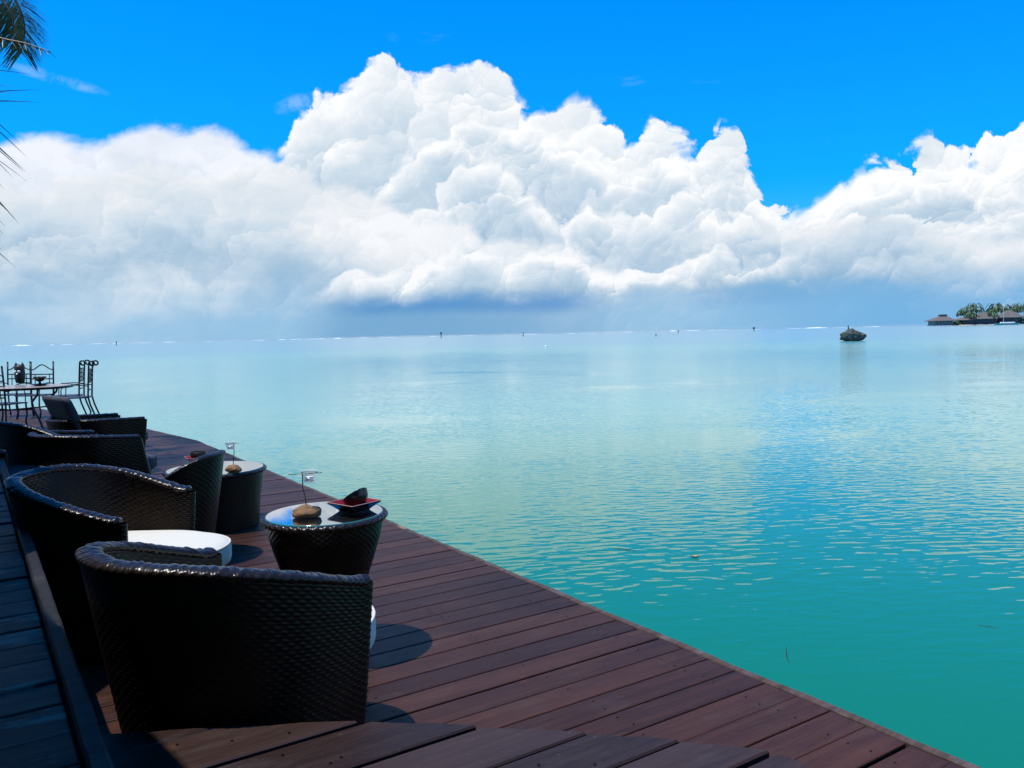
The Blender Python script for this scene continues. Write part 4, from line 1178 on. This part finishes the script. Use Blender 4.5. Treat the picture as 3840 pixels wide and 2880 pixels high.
def far_palm(label, x, ytop, dd, seed, sc=1.0):
    rr = random.Random(seed); b = far(x, dd); Hh = (1217-ytop)*S
    t = thing('coconut_palm', label, 'palm tree', b, rr.uniform(0, 6), 'coconut palms on the far shore')
    R_ = 9.6*sc; zc = Hh-R_*.60
    mb = MB(); mb.tube([(0, 0, 0), (.5, .2, zc*.5), (.2, .1, zc)], [.45, .38, .3], 7); mb.build('trunk', 'palm_trunk', t)
    mb = MB(); c = Vector((.2, .1, zc))
    for k in range(24):
        a = 2*pi*k/24*2.4+rr.uniform(-.2, .2); e = Vector((cos(a), sin(a), 0)); up_ = rr.uniform(-.55, .80)*R_; L = R_*rr.uniform(.75, 1.05)
        P_ = spline([c, c+e*L*.4+Vector((0, 0, up_*.75)), c+e*L*.8+Vector((0, 0, up_*.45-R_*.08)), c+e*L+Vector((0, 0, up_*.1-R_*.42))], 5)
        for i in range(2, len(P_)-1):
            td = (P_[i+1]-P_[i]).normalized(); sd = td.cross(Vector((0, 0, 1))).normalized(); LL = R_*.30*(1-.4*abs(i/len(P_)-.5))*1.15
            for s in (-1, 1): leaflet(mb, P_[i], P_[i]+(td*.8+sd*s*.5+Vector((0, 0, -.45))).normalized()*LL, .32*sc, .2, 0, 2)
    mb.build('crown', 'palm_leaf_far', t)['kind'] = 'stuff'
    return t
far_palm('leftmost coconut palm on the islet, lower than its neighbour', 3616, 1144, DI+10, 1, .95)
far_palm('tallest coconut palm of the left clump on the islet', 3652, 1129, DI+16, 2, 1.05)
far_palm('short coconut palm in front of the tallest one on the islet', 3644, 1158, DI-4, 8, .8)
far_palm('coconut palm left of the mast on the islet', 3732, 1131, DI+14, 3, 1.05)
far_palm('shorter coconut palm just left of the mast on the islet', 3718, 1156, DI-2, 9, .85)
far_palm('coconut palm right behind the mast on the islet', 3764, 1133, DI+30, 4, 1.0)
far_palm('yellowish coconut palm right of the mast on the islet', 3790, 1135, DI+12, 5, 1.0)
far_palm('coconut palm cut by the right edge of the picture', 3838, 1130, DI+14, 6, 1.1)
# moored boat
b = far(3776, DI-90); SB = (DI-90)/FPX
t = thing('sailing_boat', 'moored sailing boat with teal hull, white canopy and bare mast', 'boat', b, -HEAD)
L = 46*SB; mb = MB()
def fn(u, v):
    x = (u*2-1)*L; hw_ = 1.9*(1-abs(u*2-1)**2.6)+.05; a = (v*2-1)*pi/2
    return (x*(1+.04*sin(a)), hw_*sin(a), .0-1.0*cos(a)*(1-abs(u*2-1)**3)+1.75*(abs(sin(a)))**1.5)
mb.grid(fn, 30, 12, 0); mb.build('hull', 'boat_teal', t)
mb = MB(); mb.grid(lambda u, v: ((u*2-1)*L*.97, (v*2-1)*(1.75*(1-abs(u*2-1)**2.6)+.03), 1.70), 30, 4, 0); mb.build('boat_deck', 'boat_white', t)
mb = MB(); mb.box(-L*.52, L*.62, -1.1, 1.1, 1.72, 2.75, 0, .3); mb.build('canopy', 'boat_white', t)
mb = MB(); mb.tube([(-L*.28, 0, 1.7), (-L*.28, 0, 80*SB)], [.17, .09], 8); mb.build('mast', 'boat_white', t)
mb = MB(); mb.tube([(-L*.28, .0, 79*SB), (L*.95, 0, 1.8)], .035, 4); mb.tube([(-L*.28, 0, 79*SB), (-L*.97, 0, 1.8)], .035, 4); mb.build('stay', 'boat_white', t)

# ------------------------------------------------------------------ coral rock in the lagoon
q = at(3198, 1279, WZ); SR = (q-CAM).dot(fwd)/FPX
t = thing('coral_rock', 'dark undercut coral rock standing in the lagoon', 'rock', (q.x, q.y, WZ), -HEAD)
bm = bmesh.new(); bmesh.ops.create_icosphere(bm, subdivisions=6, radius=1)
prof_t = [(-48, 26), (-44, 36), (-34, 42), (-20, 47), (-8, 48), (4, 44), (14, 38), (24, 33), (36, 31), (46, 28), (50, 25)]   # px outline of the top
def topz(x):
    for (x0, z0), (x1, z1) in zip(prof_t, prof_t[1:]):
        if x <= x1: return lerp(z0, z1, max(0, (x-x0)/(x1-x0)))
    return 25
for v in bm.verts:
    c = v.co.copy(); x = c.x*48; 
    und = 1-.22*sstep(.1, -.9, c.z)
    z = c.z; tz = topz(x)
    zz = 20+(tz-20)*abs(z)**.8 if z > 0 else 20-24*abs(z)**.8
    q_ = Vector((x*und/und, c.y*30, zz))
    if z < 0: q_.x *= 1-.14*abs(z)**1.5; q_.y *= 1-.2*abs(z)**1.5
    nn = mnoise.fractal(Vector((q_.x*.07, q_.y*.07, q_.z*.09)), .9, 2.1, 5)
    pit = abs(mnoise.noise((q_.x*.16, q_.y*.16, q_.z*.16)))
    q_ += c.normalized()*(nn*6.0-pit*6.5)
    q_ += c.normalized()*(mnoise.noise((q_.x*.3, q_.y*.3, q_.z*.35))*2.2)
    v.co = q_*SR
me = bpy.data.meshes.new('boulder'); bm.to_mesh(me); bm.free(); me.materials.append(MATS['coral_rock'])
for f in me.polygons: f.use_smooth = True
link('boulder', me, t)
t2 = thing('post', 'short thin dark post standing on top of the coral rock', 'post', (q.x-rt0.x*17*SR, q.y-rt0.y*17*SR, WZ+41*SR), -HEAD)
mb = MB(); mb.tube([(2*SR, 0, 0), (0, 0, 9*SR), (-.5*SR, 0, 20*SR)], [.10, .09, .05], 7); mb.build('shaft', 'iron', t2)
# ------------------------------------------------------------------ channel markers, buoy and flotsam
for x, h_, topm, lb in [(1654, 20, 1, 'tall dark channel marker post with a square topmark on the horizon'), (1962, 15, 0, 'thin channel marker post right of the square topped one'),
                        (2543, 11, 0, 'short channel marker post in the middle of the horizon'), (2827, 13, 1, 'channel marker post nearest to the coral rock'),
                        (218*2, 16, 0, 'thin channel marker post far left on the horizon')]:
    dd = 620.0; s_ = dd/FPX; b = far(x, dd)
    t = thing('channel_marker', lb, 'marker', b, -HEAD, 'channel marker posts along the reef')
    mb = MB(); mb.tube([(0, 0, -2), (0, 0, h_*s_)], .28, 7); mb.build('pole', 'iron', t)
    if topm: mb = MB(); mb.box(-.7, .7, -.3, .3, h_*s_-.9, h_*s_+.3); mb.build('topmark', 'iron', t)
q = at(2460, 1261, WZ); t = thing('mooring_post', 'small dark mooring post in the lagoon left of the coral rock', 'post', (q.x, q.y, WZ))
mb = MB(); mb.tube([(0, 0, -1), (0, 0, .75)], .16, 8); mb.build('shaft', 'iron', t); mb = MB(); mb.lathe([(.0001, .75), (.22, .75), (.2, .86), (.0001, .9)], 10, closed=True); mb.build('cap', 'iron', t)
q = at(2047, 1301, WZ); t = thing('buoy', 'small white mooring buoy floating in the middle of the lagoon', 'buoy', (q.x, q.y, WZ))
mb = MB(); mb.lathe([(.0001, -.15), (.18, -.1), (.26, .05), (.2, .2), (.06, .27), (.0001, .28)], 18, closed=True); mb.build('float', 'boat_white', t)
mb = MB(); mb.tube([(.05*cos(a_*.5), 0, .29+.05*sin(a_*.5)) for a_ in range(13)], .012, 5); mb.build('ring', 'iron', t)
plain('dry_leaf', (.55, .24, .10), .6)
q = at(2605, 2091, WZ); mb = MB()
def fn(u, v):
    x = (u*2-1)*.042; w = .018*(1-(u*2-1)**2)**.7
    return (x, (v*2-1)*w, .006+.012*abs(v*2-1)+.01*(u*2-1)**2)
mb.grid(fn, 12, 6); o = mb.build('fallen_leaf', 'dry_leaf', None, (q.x, q.y, WZ), ); o.rotation_euler[2] = -HEAD; tag(o, 'single orange dry leaf floating beyond the deck edge', 'leaf')
for k, (x0, y0, x1, y1, r_, lb) in enumerate([(2300, 2056, 2385, 2066, .0035, 'dark twig floating left of the orange leaf'), (3668, 2345, 3745, 2356, .002, 'pale thin twig floating near the right edge of the water'),
                                          (2948, 2425, 2957, 2482, .0035, 'dark twig pointing at the deck in calm green water')]):
    a = at(x0, y0, WZ+.004); b = at(x1, y1, WZ+.004); mb = MB()
    o_ = (a+b)/2; mb.tube([a-o_, (b-a)*.1+Vector((0, .01, .004)), b-o_], [r_*.5, r_, r_*.4], 6); o = mb.build('twig', 'dark_timber', None, o_); tag(o, lb, 'twig', 'twigs floating in the water')
